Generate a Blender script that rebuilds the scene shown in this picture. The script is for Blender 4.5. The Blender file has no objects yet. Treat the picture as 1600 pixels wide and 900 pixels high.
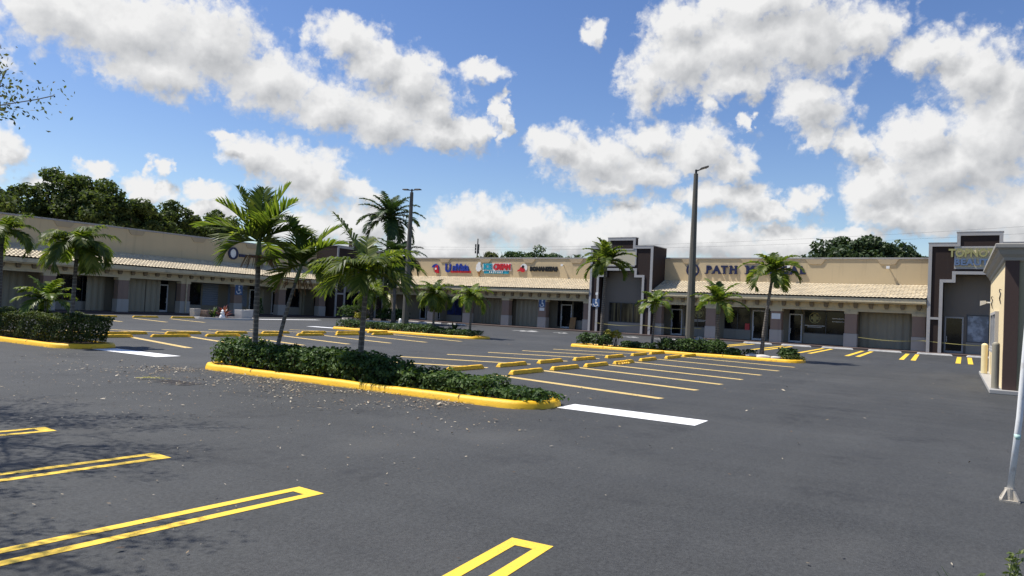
import bpy, bmesh, math, random
import numpy as np
from mathutils import Vector, Matrix

C = bpy.context.scene.collection
R = math.radians
RNG = np.random.default_rng(11)
random.seed(5)

# ------------------------------------------------------------------ node helpers
class NT:
    def __init__(s, tree):
        s.t = tree; s.n = tree.nodes; s.l = tree.links
    def node(s, typ, **kw):
        nd = s.n.new(typ)
        for k, v in kw.items():
            setattr(nd, k, v)
        return nd
    def put(s, sock, v):
        if v is None:
            return
        if hasattr(v, 'links'):
            s.l.new(v, sock)
        else:
            sock.default_value = v
    def m(s, op, a, b=None, c=None, clamp=False):
        nd = s.node('ShaderNodeMath', operation=op, use_clamp=clamp)
        s.put(nd.inputs[0], a); s.put(nd.inputs[1], b); s.put(nd.inputs[2], c)
        return nd.outputs[0]
    def v(s, op, a, b=None, out=0):
        nd = s.node('ShaderNodeVectorMath', operation=op)
        s.put(nd.inputs[0], a); s.put(nd.inputs[1], b)
        return nd.outputs[out]
    def scale(s, a, k):
        nd = s.node('ShaderNodeVectorMath', operation='SCALE')
        s.put(nd.inputs[0], a); s.put(nd.inputs[3], k)
        return nd.outputs[0]
    def noise(s, vec, scale, detail=3, rough=.5, out=0, dist=0.0):
        nd = s.node('ShaderNodeTexNoise')
        s.put(nd.inputs['Vector'], vec)
        nd.inputs['Scale'].default_value = scale; nd.inputs['Detail'].default_value = detail
        nd.inputs['Roughness'].default_value = rough; nd.inputs['Distortion'].default_value = dist
        return nd.outputs[out]
    def voro(s, vec, scale, feature='F1', out='Distance'):
        nd = s.node('ShaderNodeTexVoronoi', feature=feature)
        s.put(nd.inputs['Vector'], vec); nd.inputs['Scale'].default_value = scale
        return nd.outputs[out]
    def mr(s, val, a, b, c=0., d=1., smooth=True):
        nd = s.node('ShaderNodeMapRange', interpolation_type='SMOOTHSTEP' if smooth else 'LINEAR')
        s.put(nd.inputs[0], val)
        for i, q in enumerate((a, b, c, d)):
            nd.inputs[i + 1].default_value = q
        return nd.outputs[0]
    def mix(s, f, a, b, mode='MIX'):
        nd = s.node('ShaderNodeMix', data_type='RGBA', blend_type=mode)
        s.put(nd.inputs[0], f)
        for sock, q in ((nd.inputs[6], a), (nd.inputs[7], b)):
            if isinstance(q, (tuple, list)) and len(q) == 3:
                q = (*q, 1)
            s.put(sock, q)
        return nd.outputs[2]
    def bump(s, h, strength, dist):
        nd = s.node('ShaderNodeBump')
        nd.inputs['Strength'].default_value = strength; nd.inputs['Distance'].default_value = dist
        s.put(nd.inputs['Height'], h)
        return nd.outputs[0]
    def obj(s):
        return s.node('ShaderNodeTexCoord').outputs['Object']
    def pos(s):
        return s.node('ShaderNodeNewGeometry').outputs['Position']

def newmat(name):
    m = bpy.data.materials.new(name); m.use_nodes = True
    nt = NT(m.node_tree)
    b = m.node_tree.nodes['Principled BSDF']
    return m, nt, b

def plain(name, col, rough=.7, var=.12, vscale=1.5, fine=.06, fscale=40, bump=.0, bscale=60, metal=0., spec=.5, dirt=None, coords='pos'):
    """paint / stucco / concrete: base colour with broad blotches, fine grain and optional bump"""
    m, n, b = newmat(name)
    p = n.pos() if coords == 'pos' else n.obj()
    a = n.noise(p, vscale, 5, .6); f = n.noise(p, fscale, 3, .6)
    k = n.m('ADD', n.m('MULTIPLY', n.m('SUBTRACT', a, .5), var * 2), n.m('MULTIPLY', n.m('SUBTRACT', f, .5), fine * 2))
    k = n.m('ADD', k, 1.0)
    c = n.mix(1.0, col, k, 'MULTIPLY')
    if dirt:
        d = n.mr(n.noise(p, dirt[1], 6, .65), .52, .68)
        c = n.mix(n.m('MULTIPLY', d, dirt[2]), c, dirt[0])
    n.put(b.inputs['Base Color'], c)
    b.inputs['Roughness'].default_value = rough; b.inputs['Metallic'].default_value = metal
    b.inputs['Specular IOR Level'].default_value = spec
    if bump:
        n.put(b.inputs['Normal'], n.bump(n.noise(p, bscale, 4, .6), bump, .01))
    return m

def leafmat(name, c0, c1, c2, transl=.35, rough=.5, spec=.3):
    m, n, b = newmat(name)
    g = n.node('ShaderNodeNewGeometry')
    rnd = g.outputs['Random Per Island']
    big = n.noise(g.outputs['Position'], 1.3, 2)
    f = n.m('ADD', n.m('MULTIPLY', rnd, .7), n.m('MULTIPLY', n.m('SUBTRACT', big, .35), .8), clamp=True)
    ra = n.node('ShaderNodeValToRGB')
    ra.color_ramp.elements[0].color = (*c0, 1); ra.color_ramp.elements[1].color = (*c2, 1)
    e = ra.color_ramp.elements.new(.5); e.color = (*c1, 1)
    n.put(ra.inputs[0], f)
    n.put(b.inputs['Base Color'], ra.outputs[0])
    b.inputs['Roughness'].default_value = rough; b.inputs['Specular IOR Level'].default_value = spec
    tr = n.node('ShaderNodeBsdfTranslucent')
    n.put(tr.inputs[0], n.mix(1.0, ra.outputs[0], (1.25, 1.3, .55), 'MULTIPLY'))
    mx = n.node('ShaderNodeMixShader'); mx.inputs[0].default_value = transl
    n.l.new(b.outputs[0], mx.inputs[1]); n.l.new(tr.outputs[0], mx.inputs[2])
    n.l.new(mx.outputs[0], m.node_tree.nodes['Material Output'].inputs[0])
    return m

# ------------------------------------------------------------------ materials
def asphalt_mat():
    m, n, b = newmat('asphalt')
    p = n.pos()
    grain = n.voro(p, 95.0); grain2 = n.noise(p, 210, 2, .6)
    big = n.noise(p, .12, 5, .6); mid = n.noise(p, .9, 5, .62)
    streak = n.noise(n.v('MULTIPLY', p, (1.6, .16, 1)), .8, 4, .6)
    streak2 = n.noise(n.v('MULTIPLY', p, (.14, 1.3, 1)), .9, 4, .6)
    k = n.m('ADD', n.m('MULTIPLY', n.m('SUBTRACT', big, .5), .55), n.m('MULTIPLY', n.m('SUBTRACT', mid, .5), .28))
    k = n.m('ADD', k, n.m('MULTIPLY', n.m('SUBTRACT', streak, .5), .5))
    k = n.m('ADD', k, n.m('MULTIPLY', n.m('SUBTRACT', streak2, .5), .4))
    k = n.m('ADD', k, n.m('MULTIPLY', n.m('SUBTRACT', grain2, .5), 1.3))
    k = n.m('ADD', k, n.m('MULTIPLY', n.m('SUBTRACT', n.noise(p, 24, 4, .75), .5), 1.9))
    k = n.m('ADD', k, n.m('MULTIPLY', n.m('SUBTRACT', n.noise(p, 8, 4, .7), .5), .55))
    k = n.m('ADD', k, n.m('MULTIPLY', n.m('SUBTRACT', .42, grain), .55))
    k = n.m('MAXIMUM', n.m('ADD', k, 1.0), .25)
    c = n.mix(1.0, (.050, .0515, .0512), k, 'MULTIPLY')
    sp = n.mr(n.noise(p, 130, 2, .7), .66, .76)                       # pale aggregate chips
    c = n.mix(n.m('MULTIPLY', sp, .5), c, (.17, .165, .16))
    # dark oily stains where cars stand
    st = n.m('MULTIPLY', n.mr(n.noise(p, .55, 4, .55), .55, .68), n.mr(n.noise(p, 5.0, 4, .6), .35, .6))
    c = n.mix(n.m('MULTIPLY', st, .55), c, (.018, .019, .021))
    # pale dusty film
    du = n.mr(n.noise(p, .23, 6, .6), .50, .75)
    c = n.mix(n.m('MULTIPLY', du, .22), c, (.12, .115, .105))
    n.put(b.inputs['Base Color'], c)
    n.put(b.inputs['Roughness'], n.m('ADD', .62, n.m('MULTIPLY', mid, .25)))
    b.inputs['Specular IOR Level'].default_value = .35
    h = n.m('ADD', n.m('MULTIPLY', grain, -.8), grain2)
    n.put(b.inputs['Normal'], n.bump(h, .55, .006))
    return m

def paint_mat(name, col, wear=.35, under=(.07, .072, .075), rough=.55):
    m, n, b = newmat(name)
    p = n.pos()
    w = n.noise(p, 42, 5, .7); w2 = n.noise(p, 1.7, 4, .6)
    f = n.mr(n.m('ADD', n.m('MULTIPLY', w, .75), n.m('MULTIPLY', w2, .35)), .58, .74)
    tone = n.m('ADD', .86, n.m('MULTIPLY', n.noise(p, 3.1, 4, .6), .28))
    c = n.mix(n.m('MULTIPLY', f, wear), n.mix(1., col, tone, 'MULTIPLY'), under)
    n.put(b.inputs['Base Color'], c); b.inputs['Roughness'].default_value = rough
    n.put(b.inputs['Normal'], n.bump(n.noise(p, 150, 2, .6), .35, .004))
    return m

def kerb_mat():
    m, n, b = newmat('yellow_kerb_paint')
    p = n.pos()
    a = n.noise(p, 2.2, 5, .6); f = n.noise(p, 35, 4, .65)
    k = n.m('ADD', .80, n.m('ADD', n.m('MULTIPLY', a, .28), n.m('MULTIPLY', f, .12)))
    c = n.mix(1., (.88, .50, .012), k, 'MULTIPLY')
    scuff = n.mr(n.m('ADD', n.m('MULTIPLY', n.noise(p, 9, 5, .7), .7), n.m('MULTIPLY', n.noise(p, 1.1, 3), .4)), .61, .74)
    c = n.mix(n.m('MULTIPLY', scuff, .75), c, (.26, .165, .06))
    z = n.node('ShaderNodeSeparateXYZ'); n.put(z.inputs[0], p)
    low = n.m('MULTIPLY', n.mr(z.outputs[2], .05, .0), n.mr(n.noise(p, 6, 4, .7), .38, .62))
    c = n.mix(n.m('MULTIPLY', low, .6), c, (.09, .07, .04))          # tyre scuff and tar at the foot
    n.put(b.inputs['Base Color'], c); b.inputs['Roughness'].default_value = .55
    n.put(b.inputs['Normal'], n.bump(n.noise(p, 30, 5, .65), .5, .012))
    return m

def tile_mat():
    m, n, b = newmat('clay_barrel_tile')
    o = n.obj()
    cell = n.v('FLOOR', n.v('MULTIPLY', o, (1/.305, 1/.305, 1/.155)))
    wn = n.node('ShaderNodeTexWhiteNoise', noise_dimensions='3D'); n.put(wn.inputs[0], cell)
    k = n.m('ADD', .78, n.m('MULTIPLY', wn.outputs[0], .22))
    k = n.m('MULTIPLY', k, n.m('ADD', .82, n.m('MULTIPLY', n.noise(o, .7, 5, .6), .36)))
    c = n.mix(1., (.66, .56, .395), k, 'MULTIPLY')
    d = n.mr(n.noise(o, 3.0, 6, .7), .56, .72)
    c = n.mix(n.m('MULTIPLY', d, .25), c, (.26, .21, .15))
    n.put(b.inputs['Base Color'], c); b.inputs['Roughness'].default_value = .8
    return m

def stucco(name, col, streak=.3, dark=(.2, .17, .13), bump=.4):
    m, n, b = newmat(name)
    p = n.pos()
    a = n.noise(p, .45, 5, .6); f = n.noise(p, 26, 4, .6)
    k = n.m('ADD', .86, n.m('ADD', n.m('MULTIPLY', a, .2), n.m('MULTIPLY', f, .09)))
    c = n.mix(1., col, k, 'MULTIPLY')
    run = n.mr(n.noise(n.v('MULTIPLY', p, (2.2, 2.2, .16)), 1.0, 5, .65), .55, .75)   # rain streaks
    c = n.mix(n.m('MULTIPLY', run, streak), c, dark)
    n.put(b.inputs['Base Color'], c); b.inputs['Roughness'].default_value = .85
    b.inputs['Specular IOR Level'].default_value = .25
    n.put(b.inputs['Normal'], n.bump(f, bump, .01))
    return m

def glass_mat(name, col=(.005, .006, .008), rough=.06, curtain=None):
    m, n, b = newmat(name)
    p = n.pos()
    a = n.noise(p, 1.3, 4, .6)
    c = n.mix(n.mr(a, .45, .7), col, tuple(min(1, q * 2.4 + .004) for q in col))
    if curtain:
        st = n.noise(n.v('MULTIPLY', p, (7, 7, .1)), 1., 3, .5)
        c = n.mix(n.m('MULTIPLY', n.mr(st, .48, .62), .8), c, curtain)
    n.put(b.inputs['Base Color'], c)
    b.inputs['Roughness'].default_value = rough; b.inputs['Specular IOR Level'].default_value = .28
    n.put(b.inputs['Normal'], n.bump(n.noise(p, .8, 2), .03, .05))
    return m

def bark_mat(name, c0, c1, ring=True):
    m, n, b = newmat(name)
    o = n.obj()
    z = n.node('ShaderNodeSeparateXYZ'); n.put(z.inputs[0], o)
    k = n.noise(n.v('MULTIPLY', o, (9, 9, 3)), 1.5, 5, .65)
    if ring:
        w = n.m('SINE', n.m('ADD', n.m('MULTIPLY', z.outputs[2], 52.), n.m('MULTIPLY', n.noise(o, 3, 3), 5)))
        k = n.m('ADD', n.m('MULTIPLY', k, .85), n.m('MULTIPLY', n.mr(w, .2, 1.), .20))
    c = n.mix(n.mr(k, .25, .8), c0, c1)
    n.put(b.inputs['Base Color'], c); b.inputs['Roughness'].default_value = .85
    n.put(b.inputs['Normal'], n.bump(k, .6, .02))
    return m

def soil_mat():
    m, n, b = newmat('mulch_soil')
    p = n.pos()
    k = n.noise(p, 22, 5, .7); v = n.voro(p, 30)
    c = n.mix(n.mr(k, .3, .75), (.028, .018, .012), (.12, .075, .045))
    n.put(b.inputs['Base Color'], c); b.inputs['Roughness'].default_value = .95
    n.put(b.inputs['Normal'], n.bump(n.m('ADD', k, v), .9, .03))
    return m

M = dict(
    asphalt=asphalt_mat(),
    stall=paint_mat('faded_yellow_stall_paint', (.78, .56, .20), .5),
    hair=paint_mat('fresh_yellow_paint', (.86, .56, .045), .40),
    white=paint_mat('white_road_paint', (.85, .85, .84), .12),
    whiteworn=paint_mat('worn_white_road_paint', (.62, .61, .58), .5),
    kerb=kerb_mat(), soil=soil_mat(), tile=tile_mat(),
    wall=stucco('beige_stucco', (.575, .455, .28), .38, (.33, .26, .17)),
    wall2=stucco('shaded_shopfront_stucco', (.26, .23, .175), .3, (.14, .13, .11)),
    knee=stucco('grey_knee_wall_stucco', (.30, .285, .25), .3, (.17, .16, .14)),
    corbel=stucco('tan_corbel_stucco', (.46, .36, .23), .3, (.25, .2, .13)),
    fascia=plain('cream_painted_fascia', (.62, .52, .335), .6, .1, .8, .05, 20, dirt=((.25, .21, .15), 1.6, .5)),
    bracket=stucco('brown_bracket_paint', (.24, .195, .14), .2),
    coping=plain('grey_coping_paint', (.36, .34, .32), .7, .12, 1., .08, 20, dirt=((.16, .14, .12), 2., .5)),
    brown=stucco('dark_brown_stucco', (.040, .027, .023), .25, (.06, .05, .045)),
    trim=plain('grey_trim_paint', (.40, .385, .37), .6, .1, 1., .05, 20),
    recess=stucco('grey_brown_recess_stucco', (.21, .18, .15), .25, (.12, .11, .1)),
    mauve=stucco('mauve_column_paint', (.29, .205, .16), .25, (.13, .09, .08)),
    block=stucco('pale_grey_column_base', (.43, .40, .355), .3, (.25, .23, .2)),
    shutter=plain('grey_green_storm_panel', (.30, .27, .20), .5, .08, .6, .04, 14),
    shutterb=plain('blue_grey_blind', (.20, .23, .28), .5, .08, .6, .04, 14),
    frame=plain('white_aluminium_frame', (.62, .62, .63), .4, .06, 2, .03, 20),
    dframe=plain('dark_aluminium_frame', (.06, .06, .065), .4, .06, 2, .03, 20),
    glass=glass_mat('dark_tinted_glass'),
    glassb=glass_mat('blue_film_glass', (.02, .03, .10), .1),
    glassc=glass_mat('curtained_glass', (.012, .012, .012), .08, (.20, .17, .09)),
    glassg=glass_mat('grey_papered_glass', (.16, .18, .21), .2),
    signface=plain('beige_sign_face', (.56, .50, .36), .5, .08, 1.2, .04, 30),
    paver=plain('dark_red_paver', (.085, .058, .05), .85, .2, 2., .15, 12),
    walk=plain('grey_concrete', (.34, .33, .31), .85, .15, 1., .1, 30, .3),
    pale=plain('pale_concrete', (.60, .57, .52), .8, .15, 2., .1, 30, .3),
    polec=plain('weathered_concrete_pole', (.115, .107, .088), .8, .2, 1.2, .12, 30, .2),
    lampm=plain('dark_bronze_metal', (.035, .033, .032), .45, .1, 3, .05, 30, metal=.4),
    galv=plain('white_painted_steel', (.74, .74, .73), .42, .10, 4, .06, 30, dirt=((.4, .36, .3), 9., .4)),
    irong=plain('worn_iron_grate', (.075, .07, .065), .6, .2, 8, .1, 40),
    rust=plain('rusty_cast_iron', (.40, .36, .30), .7, .3, 12, .2, 60, .3),
    teal=plain('pale_teal_paint', (.42, .62, .56), .5, .3, 30),
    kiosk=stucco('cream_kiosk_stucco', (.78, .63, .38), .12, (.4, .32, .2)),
    olive=stucco('kiosk_front_stucco', (.30, .265, .17), .3, (.2, .17, .11)),  # front wall colour, well darker than the cream side wall
    kbrown=stucco('brown_pilaster_stucco', (.085, .055, .046), .25, (.05, .04, .035)),
    kcorn=plain('grey_cornice_paint', (.31, .29, .25), .6, .1, 1., .05, 20),
    bollshade=plain('shade_toned_bollard_paint', (.30, .27, .20), .5, .1, 3., .06, 20),  # bollard colour darkened, with the near post's shade put into it
    bollard=plain('cream_bollard_paint', (.78, .66, .38), .5, .1, 3., .06, 20),
    navy=plain('navy_letter_face', (.012, .014, .06), .4, .05),
    blue=plain('blue_letter_face', (.02, .045, .30), .4, .05),
    red=plain('red_letter_face', (.55, .02, .03), .4, .05),
    cyan=plain('cyan_letter_face', (.02, .33, .45), .4, .05),
    signw=plain('white_sign_face', (.82, .82, .80), .4, .05),
    black=plain('black_letter_face', (.012, .011, .010), .4, .05),
    cone=plain('waffle_brown', (.42, .22, .08), .6, .1),
    gold=plain('gold_letter_face', (.34, .32, .13), .45, .08),
    pblue=plain('pale_blue_letter_face', (.12, .18, .30), .45, .08),
    adablue=plain('blue_sign_enamel', (.06, .12, .26), .4, .05),
    tape=plain('yellow_caution_tape', (.42, .36, .12), .4, .1),
    rock=plain('pale_limestone', (.42, .39, .34), .9, .25, 3., .15, 25, .6),
    terracotta=plain('terracotta', (.30, .11, .06), .8, .15, 5),
    wood=bark_mat('grey_brown_bark', (.05, .042, .036), (.17, .15, .13), False),
    palmbark=bark_mat('ringed_palm_bark', (.065, .055, .045), (.23, .205, .175)),
    shaft=plain('green_crownshaft', (.11, .15, .06), .4, .2, 6, .1, 20),
    stalk=plain('dry_fruit_stalk', (.20, .11, .05), .8, .2, 8),
    rach=plain('frond_rib', (.16, .19, .07), .5, .1, 6),
    palm=leafmat('palm_frond', (.045, .074, .013), (.105, .150, .026), (.29, .31, .07), .55, .45, .3),
    palmy=leafmat('yellow_green_palm_frond', (.06, .11, .018), (.14, .20, .03), (.34, .34, .08), .45, .42, .3),
    royal=leafmat('royal_palm_frond', (.022, .046, .016), (.042, .078, .024), (.09, .13, .04), .28, .5, .3),
    hedge=leafmat('dark_hedge_leaf', (.018, .040, .012), (.055, .105, .025), (.16, .23, .065), .3, .55, .25),
    hedge2=leafmat('olive_clipped_hedge_leaf', (.022, .038, .010), (.060, .090, .020), (.16, .18, .05), .25, .55, .25),
    shrub=leafmat('green_shrub_leaf', (.018, .042, .012), (.045, .09, .022), (.12, .17, .05), .25, .5, .3),
    ficus=leafmat('ficus_leaf', (.036, .060, .018), (.072, .102, .032), (.145, .175, .06), .42, .6, .2),
    darktree=leafmat('dark_round_tree_leaf', (.020, .038, .014), (.040, .068, .024), (.09, .125, .05), .22, .55, .3),
    thin=leafmat('thin_branch_leaf', (.045, .056, .020), (.09, .105, .035), (.19, .18, .08), .45, .5, .3),
    croton=leafmat('yellow_croton_leaf', (.16, .17, .02), (.36, .32, .04), (.55, .48, .10), .3, .45, .4),
    redleaf=leafmat('red_cordyline_leaf', (.05, .012, .012), (.14, .03, .03), (.30, .10, .08), .25, .45, .4),
    pinktwig=plain('pale_bare_twig', (.36, .27, .23), .8, .15, 6),
    agave=leafmat('dark_bromeliad_leaf', (.012, .022, .012), (.022, .04, .02), (.05, .08, .04), .15, .4, .5),
    weed=leafmat('weed_leaf', (.05, .075, .018), (.11, .15, .04), (.30, .32, .14), .3, .5, .35),
)

def litter_mat():
    m, n, b = newmat('dry_leaf_litter')
    g = n.node('ShaderNodeNewGeometry')
    ra = n.node('ShaderNodeValToRGB')
    el = ra.color_ramp.elements
    el[0].color = (.05, .032, .02, 1); el[1].color = (.46, .40, .31, 1)
    for p_, c_ in ((.3, (.16, .10, .05, 1)), (.55, (.30, .23, .13, 1)), (.8, (.42, .36, .26, 1))):
        e = el.new(p_); e.color = c_
    n.put(ra.inputs[0], g.outputs['Random Per Island'])
    n.put(b.inputs['Base Color'], ra.outputs[0]); b.inputs['Roughness'].default_value = .7
    return m
M['litter'] = litter_mat()

# ------------------------------------------------------------------ mesh helpers
def tag(o, label=None, cat=None, group=None, kind=None):
    if label:
        o['label'] = label
        if len(label.split()) > 16: print('LONG LABEL', len(label.split()), label)
    if cat: o['category'] = cat
    if group: o['group'] = group
    if kind: o['kind'] = kind
    return o

def thing(name, label, cat, loc=(0, 0, 0), rotz=0., group=None):
    o = bpy.data.objects.new(name, None); C.objects.link(o)
    o.location = loc; o.rotation_euler = (0, 0, rotz); o.empty_display_size = .2
    return tag(o, label, cat, group)

def mesh_np(name, verts, faces4=None, faces3=None, mat=None, parent=None, smooth=False):
    """fast mesh from arrays: verts (N,3), quads (Q,4) and tris (T,3)"""
    me = bpy.data.meshes.new(name)
    verts = np.asarray(verts, np.float32)
    q = np.zeros((0, 4), np.int32) if faces4 is None or len(faces4) == 0 else np.asarray(faces4, np.int32)
    t = np.zeros((0, 3), np.int32) if faces3 is None or len(faces3) == 0 else np.asarray(faces3, np.int32)
    me.vertices.add(len(verts)); me.vertices.foreach_set('co', verts.ravel())
    loops = np.concatenate([q.ravel(), t.ravel()]).astype(np.int32)
    me.loops.add(len(loops)); me.loops.foreach_set('vertex_index', loops)
    starts = np.concatenate([np.arange(len(q)) * 4, len(q) * 4 + np.arange(len(t)) * 3]).astype(np.int32)
    tot = np.concatenate([np.full(len(q), 4), np.full(len(t), 3)]).astype(np.int32)
    me.polygons.add(len(starts)); me.polygons.foreach_set('loop_start', starts); me.polygons.foreach_set('loop_total', tot)
    me.polygons.foreach_set('use_smooth', np.full(len(starts), bool(smooth)))
    me.update(calc_edges=True); me.validate()
    o = bpy.data.objects.new(name, me); C.objects.link(o)
    if mat is not None: me.materials.append(mat)
    if parent is not None: o.parent = parent
    return o

class MB:
    """mesh builder"""
    def __init__(s, T=None):
        s.bm = bmesh.new(); s.T = T or (lambda a, b, c: (a, b, c))
    def vs(s, pts):
        return [s.bm.verts.new(s.T(*p)) for p in pts]
    def face(s, pts):
        return s.bm.faces.new(s.vs(pts))
    def box(s, x0, x1, y0, y1, z0, z1):
        v = s.vs([(x0, y0, z0), (x1, y0, z0), (x1, y1, z0), (x0, y1, z0), (x0, y0, z1), (x1, y0, z1), (x1, y1, z1), (x0, y1, z1)])
        for f in ((0, 3, 2, 1), (4, 5, 6, 7), (0, 1, 5, 4), (1, 2, 6, 5), (2, 3, 7, 6), (3, 0, 4, 7)):
            s.bm.faces.new([v[i] for i in f])
        return s
    def prism(s, poly, y0, y1):
        """polygon in (first, third) coordinates, extruded along the second"""
        a = s.vs([(p[0], y0, p[1]) for p in poly]); b = s.vs([(p[0], y1, p[1]) for p in poly])
        n = len(poly)
        s.bm.faces.new(a); s.bm.faces.new(b[::-1])
        for i in range(n):
            s.bm.faces.new([a[i], b[i], b[(i + 1) % n], a[(i + 1) % n]])
        return s
    def loft(s, rings, cap=True, closed=True):
        rv = [s.vs(r) for r in rings]
        n = len(rings[0])
        for i in range(len(rv) - 1):
            for j in range(n if closed else n - 1):
                s.bm.faces.new([rv[i][j], rv[i][(j + 1) % n], rv[i + 1][(j + 1) % n], rv[i + 1][j]])
        if cap:
            s.bm.faces.new(rv[0][::-1]); s.bm.faces.new(rv[-1])
        return s
    def tube(s, path, radii, n=8):
        path = [Vector(p) for p in path]
        rings = []
        for i, p in enumerate(path):
            d = (path[min(i + 1, len(path) - 1)] - path[max(i - 1, 0)]).normalized()
            u = d.cross(Vector((0, 1, 0)) if abs(d.y) < .9 else Vector((1, 0, 0))).normalized(); w = d.cross(u)
            r = radii[i] if hasattr(radii, '__len__') else radii
            rings.append([tuple(p + (u * math.cos(t) + w * math.sin(t)) * r) for t in [2 * math.pi * k / n for k in range(n)]])
        return s.loft(rings)
    def cyl(s, x, y, z0, z1, r0, r1=None, n=16):
        r1 = r0 if r1 is None else r1
        return s.loft([[(x + r * math.cos(2 * math.pi * k / n), y + r * math.sin(2 * math.pi * k / n), z) for k in range(n)] for z, r in ((z0, r0), (z1, r1))])
    def ribbon(s, pts, w, y0, y1):
        """mitred trim along an axis-aligned open polyline in (first, third) coordinates, offset to the left by w"""
        P = [Vector(p) for p in pts]; n = len(P); off = []
        dirs = [(P[i + 1] - P[i]).normalized() for i in range(n - 1)]
        nr = [Vector((-d.y, d.x)) for d in dirs]
        for i in range(n):
            if i == 0: off.append(P[0] + nr[0] * w)
            elif i == n - 1: off.append(P[-1] + nr[-1] * w)
            else:
                a, b = nr[i - 1], nr[i]
                m = (a + b); m = m / (1 + a.dot(b)); off.append(P[i] + m * w)
        ring = lambda i: [(P[i].x, y0, P[i].y), (off[i].x, y0, off[i].y), (off[i].x, y1, off[i].y), (P[i].x, y1, P[i].y)]
        return s.loft([ring(i) for i in range(n)])
    def build(s, name, mat, parent=None, smooth=False, bevel=0, loc=None):
        bmesh.ops.recalc_face_normals(s.bm, faces=s.bm.faces)
        me = bpy.data.meshes.new(name); s.bm.to_mesh(me); s.bm.free()
        if smooth:
            for p in me.polygons: p.use_smooth = True
        me.materials.append(mat)
        o = bpy.data.objects.new(name, me); C.objects.link(o)
        if parent is not None: o.parent = parent
        if loc is not None: o.location = loc
        if bevel:
            b = o.modifiers.new('Bevel', 'BEVEL'); b.width = bevel; b.segments = 2; b.limit_method = 'ANGLE'; b.angle_limit = R(40)
        return o

def copy_tree(o, parent=None):
    c = o.copy(); C.objects.link(c)
    if parent is not None: c.parent = parent
    for ch in list(o.children): copy_tree(ch, c)
    return c

def ordn(i):
    return ['first', 'second', 'third', 'fourth', 'fifth', 'sixth', 'seventh', 'eighth', 'ninth', 'tenth', 'eleventh', 'twelfth'][i]

def text_bm(body, size, extrude, bold=0., spacing=1., align='CENTER'):
    cu = bpy.data.curves.new('letters', 'FONT')
    cu.body = body; cu.size = size; cu.extrude = extrude; cu.offset = bold; cu.space_character = spacing
    cu.align_x = align; cu.align_y = 'CENTER'; cu.resolution_u = 3
    o = bpy.data.objects.new('letters', cu); C.objects.link(o)
    dg = bpy.context.evaluated_depsgraph_get()
    me = bpy.data.meshes.new_from_object(o.evaluated_get(dg))
    bpy.data.objects.remove(o); bpy.data.curves.remove(cu)
    return me

def sign_text(name, body, size, mat, parent, pos, bold=.0, spacing=1., ex=.05, sx=1., axis='R', shear=0.):
    """raised lettering on a wall; R faces -X (reads towards -Y), L faces -Y"""
    me = text_bm(body, size, ex, bold, spacing)
    me.materials.clear(); me.materials.append(mat); me.name = name
    Mx = Matrix(((0, 0, -1), (-1, 0, 0), (0, 1, 0))) if axis == 'R' else Matrix(((1, 0, 0), (0, 0, -1), (0, 1, 0)))
    for v in me.vertices:
        p = v.co.copy(); p.x = p.x * sx + p.y * shear
        v.co = Mx @ p + Vector(pos)
    o = bpy.data.objects.new(name, me); C.objects.link(o); o.parent = parent
    return o

# ------------------------------------------------------------------ foliage generators
def unit(v):
    return v / np.maximum(np.linalg.norm(v, axis=-1, keepdims=True), 1e-9)

def leaf_cards(pts, size, rng, out=None, outw=.6, aspect=.5, jit=.35, fold=.0):
    """one small pointed leaf (4 corners) per point, facing roughly along 'out' with scatter"""
    n = len(pts)
    nrm = rng.normal(size=(n, 3))
    if out is not None: nrm = unit(nrm) * (1 - outw) + unit(out) * outw
    nrm[:, 2] += .25; nrm = unit(nrm)
    t = unit(np.cross(nrm, rng.normal(size=(n, 3)))); b = np.cross(nrm, t)
    L = size * (1 + rng.uniform(-jit, jit, n))[:, None]; W = L * aspect
    v = np.stack([pts - t * L * .5, pts + b * W * .5 - t * L * .05 + nrm * L * fold, pts + t * L * .5, pts - b * W * .5 - t * L * .05 + nrm * L * fold], 1).reshape(-1, 3)
    f = np.arange(4 * n).reshape(-1, 4)
    return v, f

def clump_points(rng, centres, radii, n_each, squash=.75, shell=.55):
    """points in the outer part of ellipsoidal clumps"""
    P = []; O = []
    for c, r in zip(centres, radii):
        d = unit(rng.normal(size=(n_each, 3)))
        k = rng.uniform(shell, 1., n_each)[:, None] ** .8
        q = d * k * r; q[:, 2] *= squash
        P.append(q + c); O.append(d)
    return np.concatenate(P), np.concatenate(O)

def tree_crown(rng, cx, cy, z0, z1, rx, ry, clumps, n_each, leaf, rc=(.16, .28), core=True):
    """uneven broadleaf crown: clumps spread through a dome"""
    cen = []; rad = []
    H = z1 - z0
    for i in range(clumps):
        while True:
            d = rng.normal(size=3); d /= np.linalg.norm(d)
            if d[2] > -.45: break
        k = rng.uniform(.55, .92) if i % 4 else rng.uniform(.2, .6)
        w = 1 + .16 * math.sin(3 * math.atan2(d[1], d[0]) + cx)
        c = np.array([cx + d[0] * rx * k * w, cy + d[1] * ry * k * w, z0 + H * .42 + d[2] * H * .55 * k])
        cen.append(c); rad.append(rng.uniform(*rc) * (rx + ry) * .5)
    P, O = clump_points(rng, np.array(cen), np.array(rad), n_each, .7, .5)
    return leaf_cards(P, leaf, rng, O, .45, .6)

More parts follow.
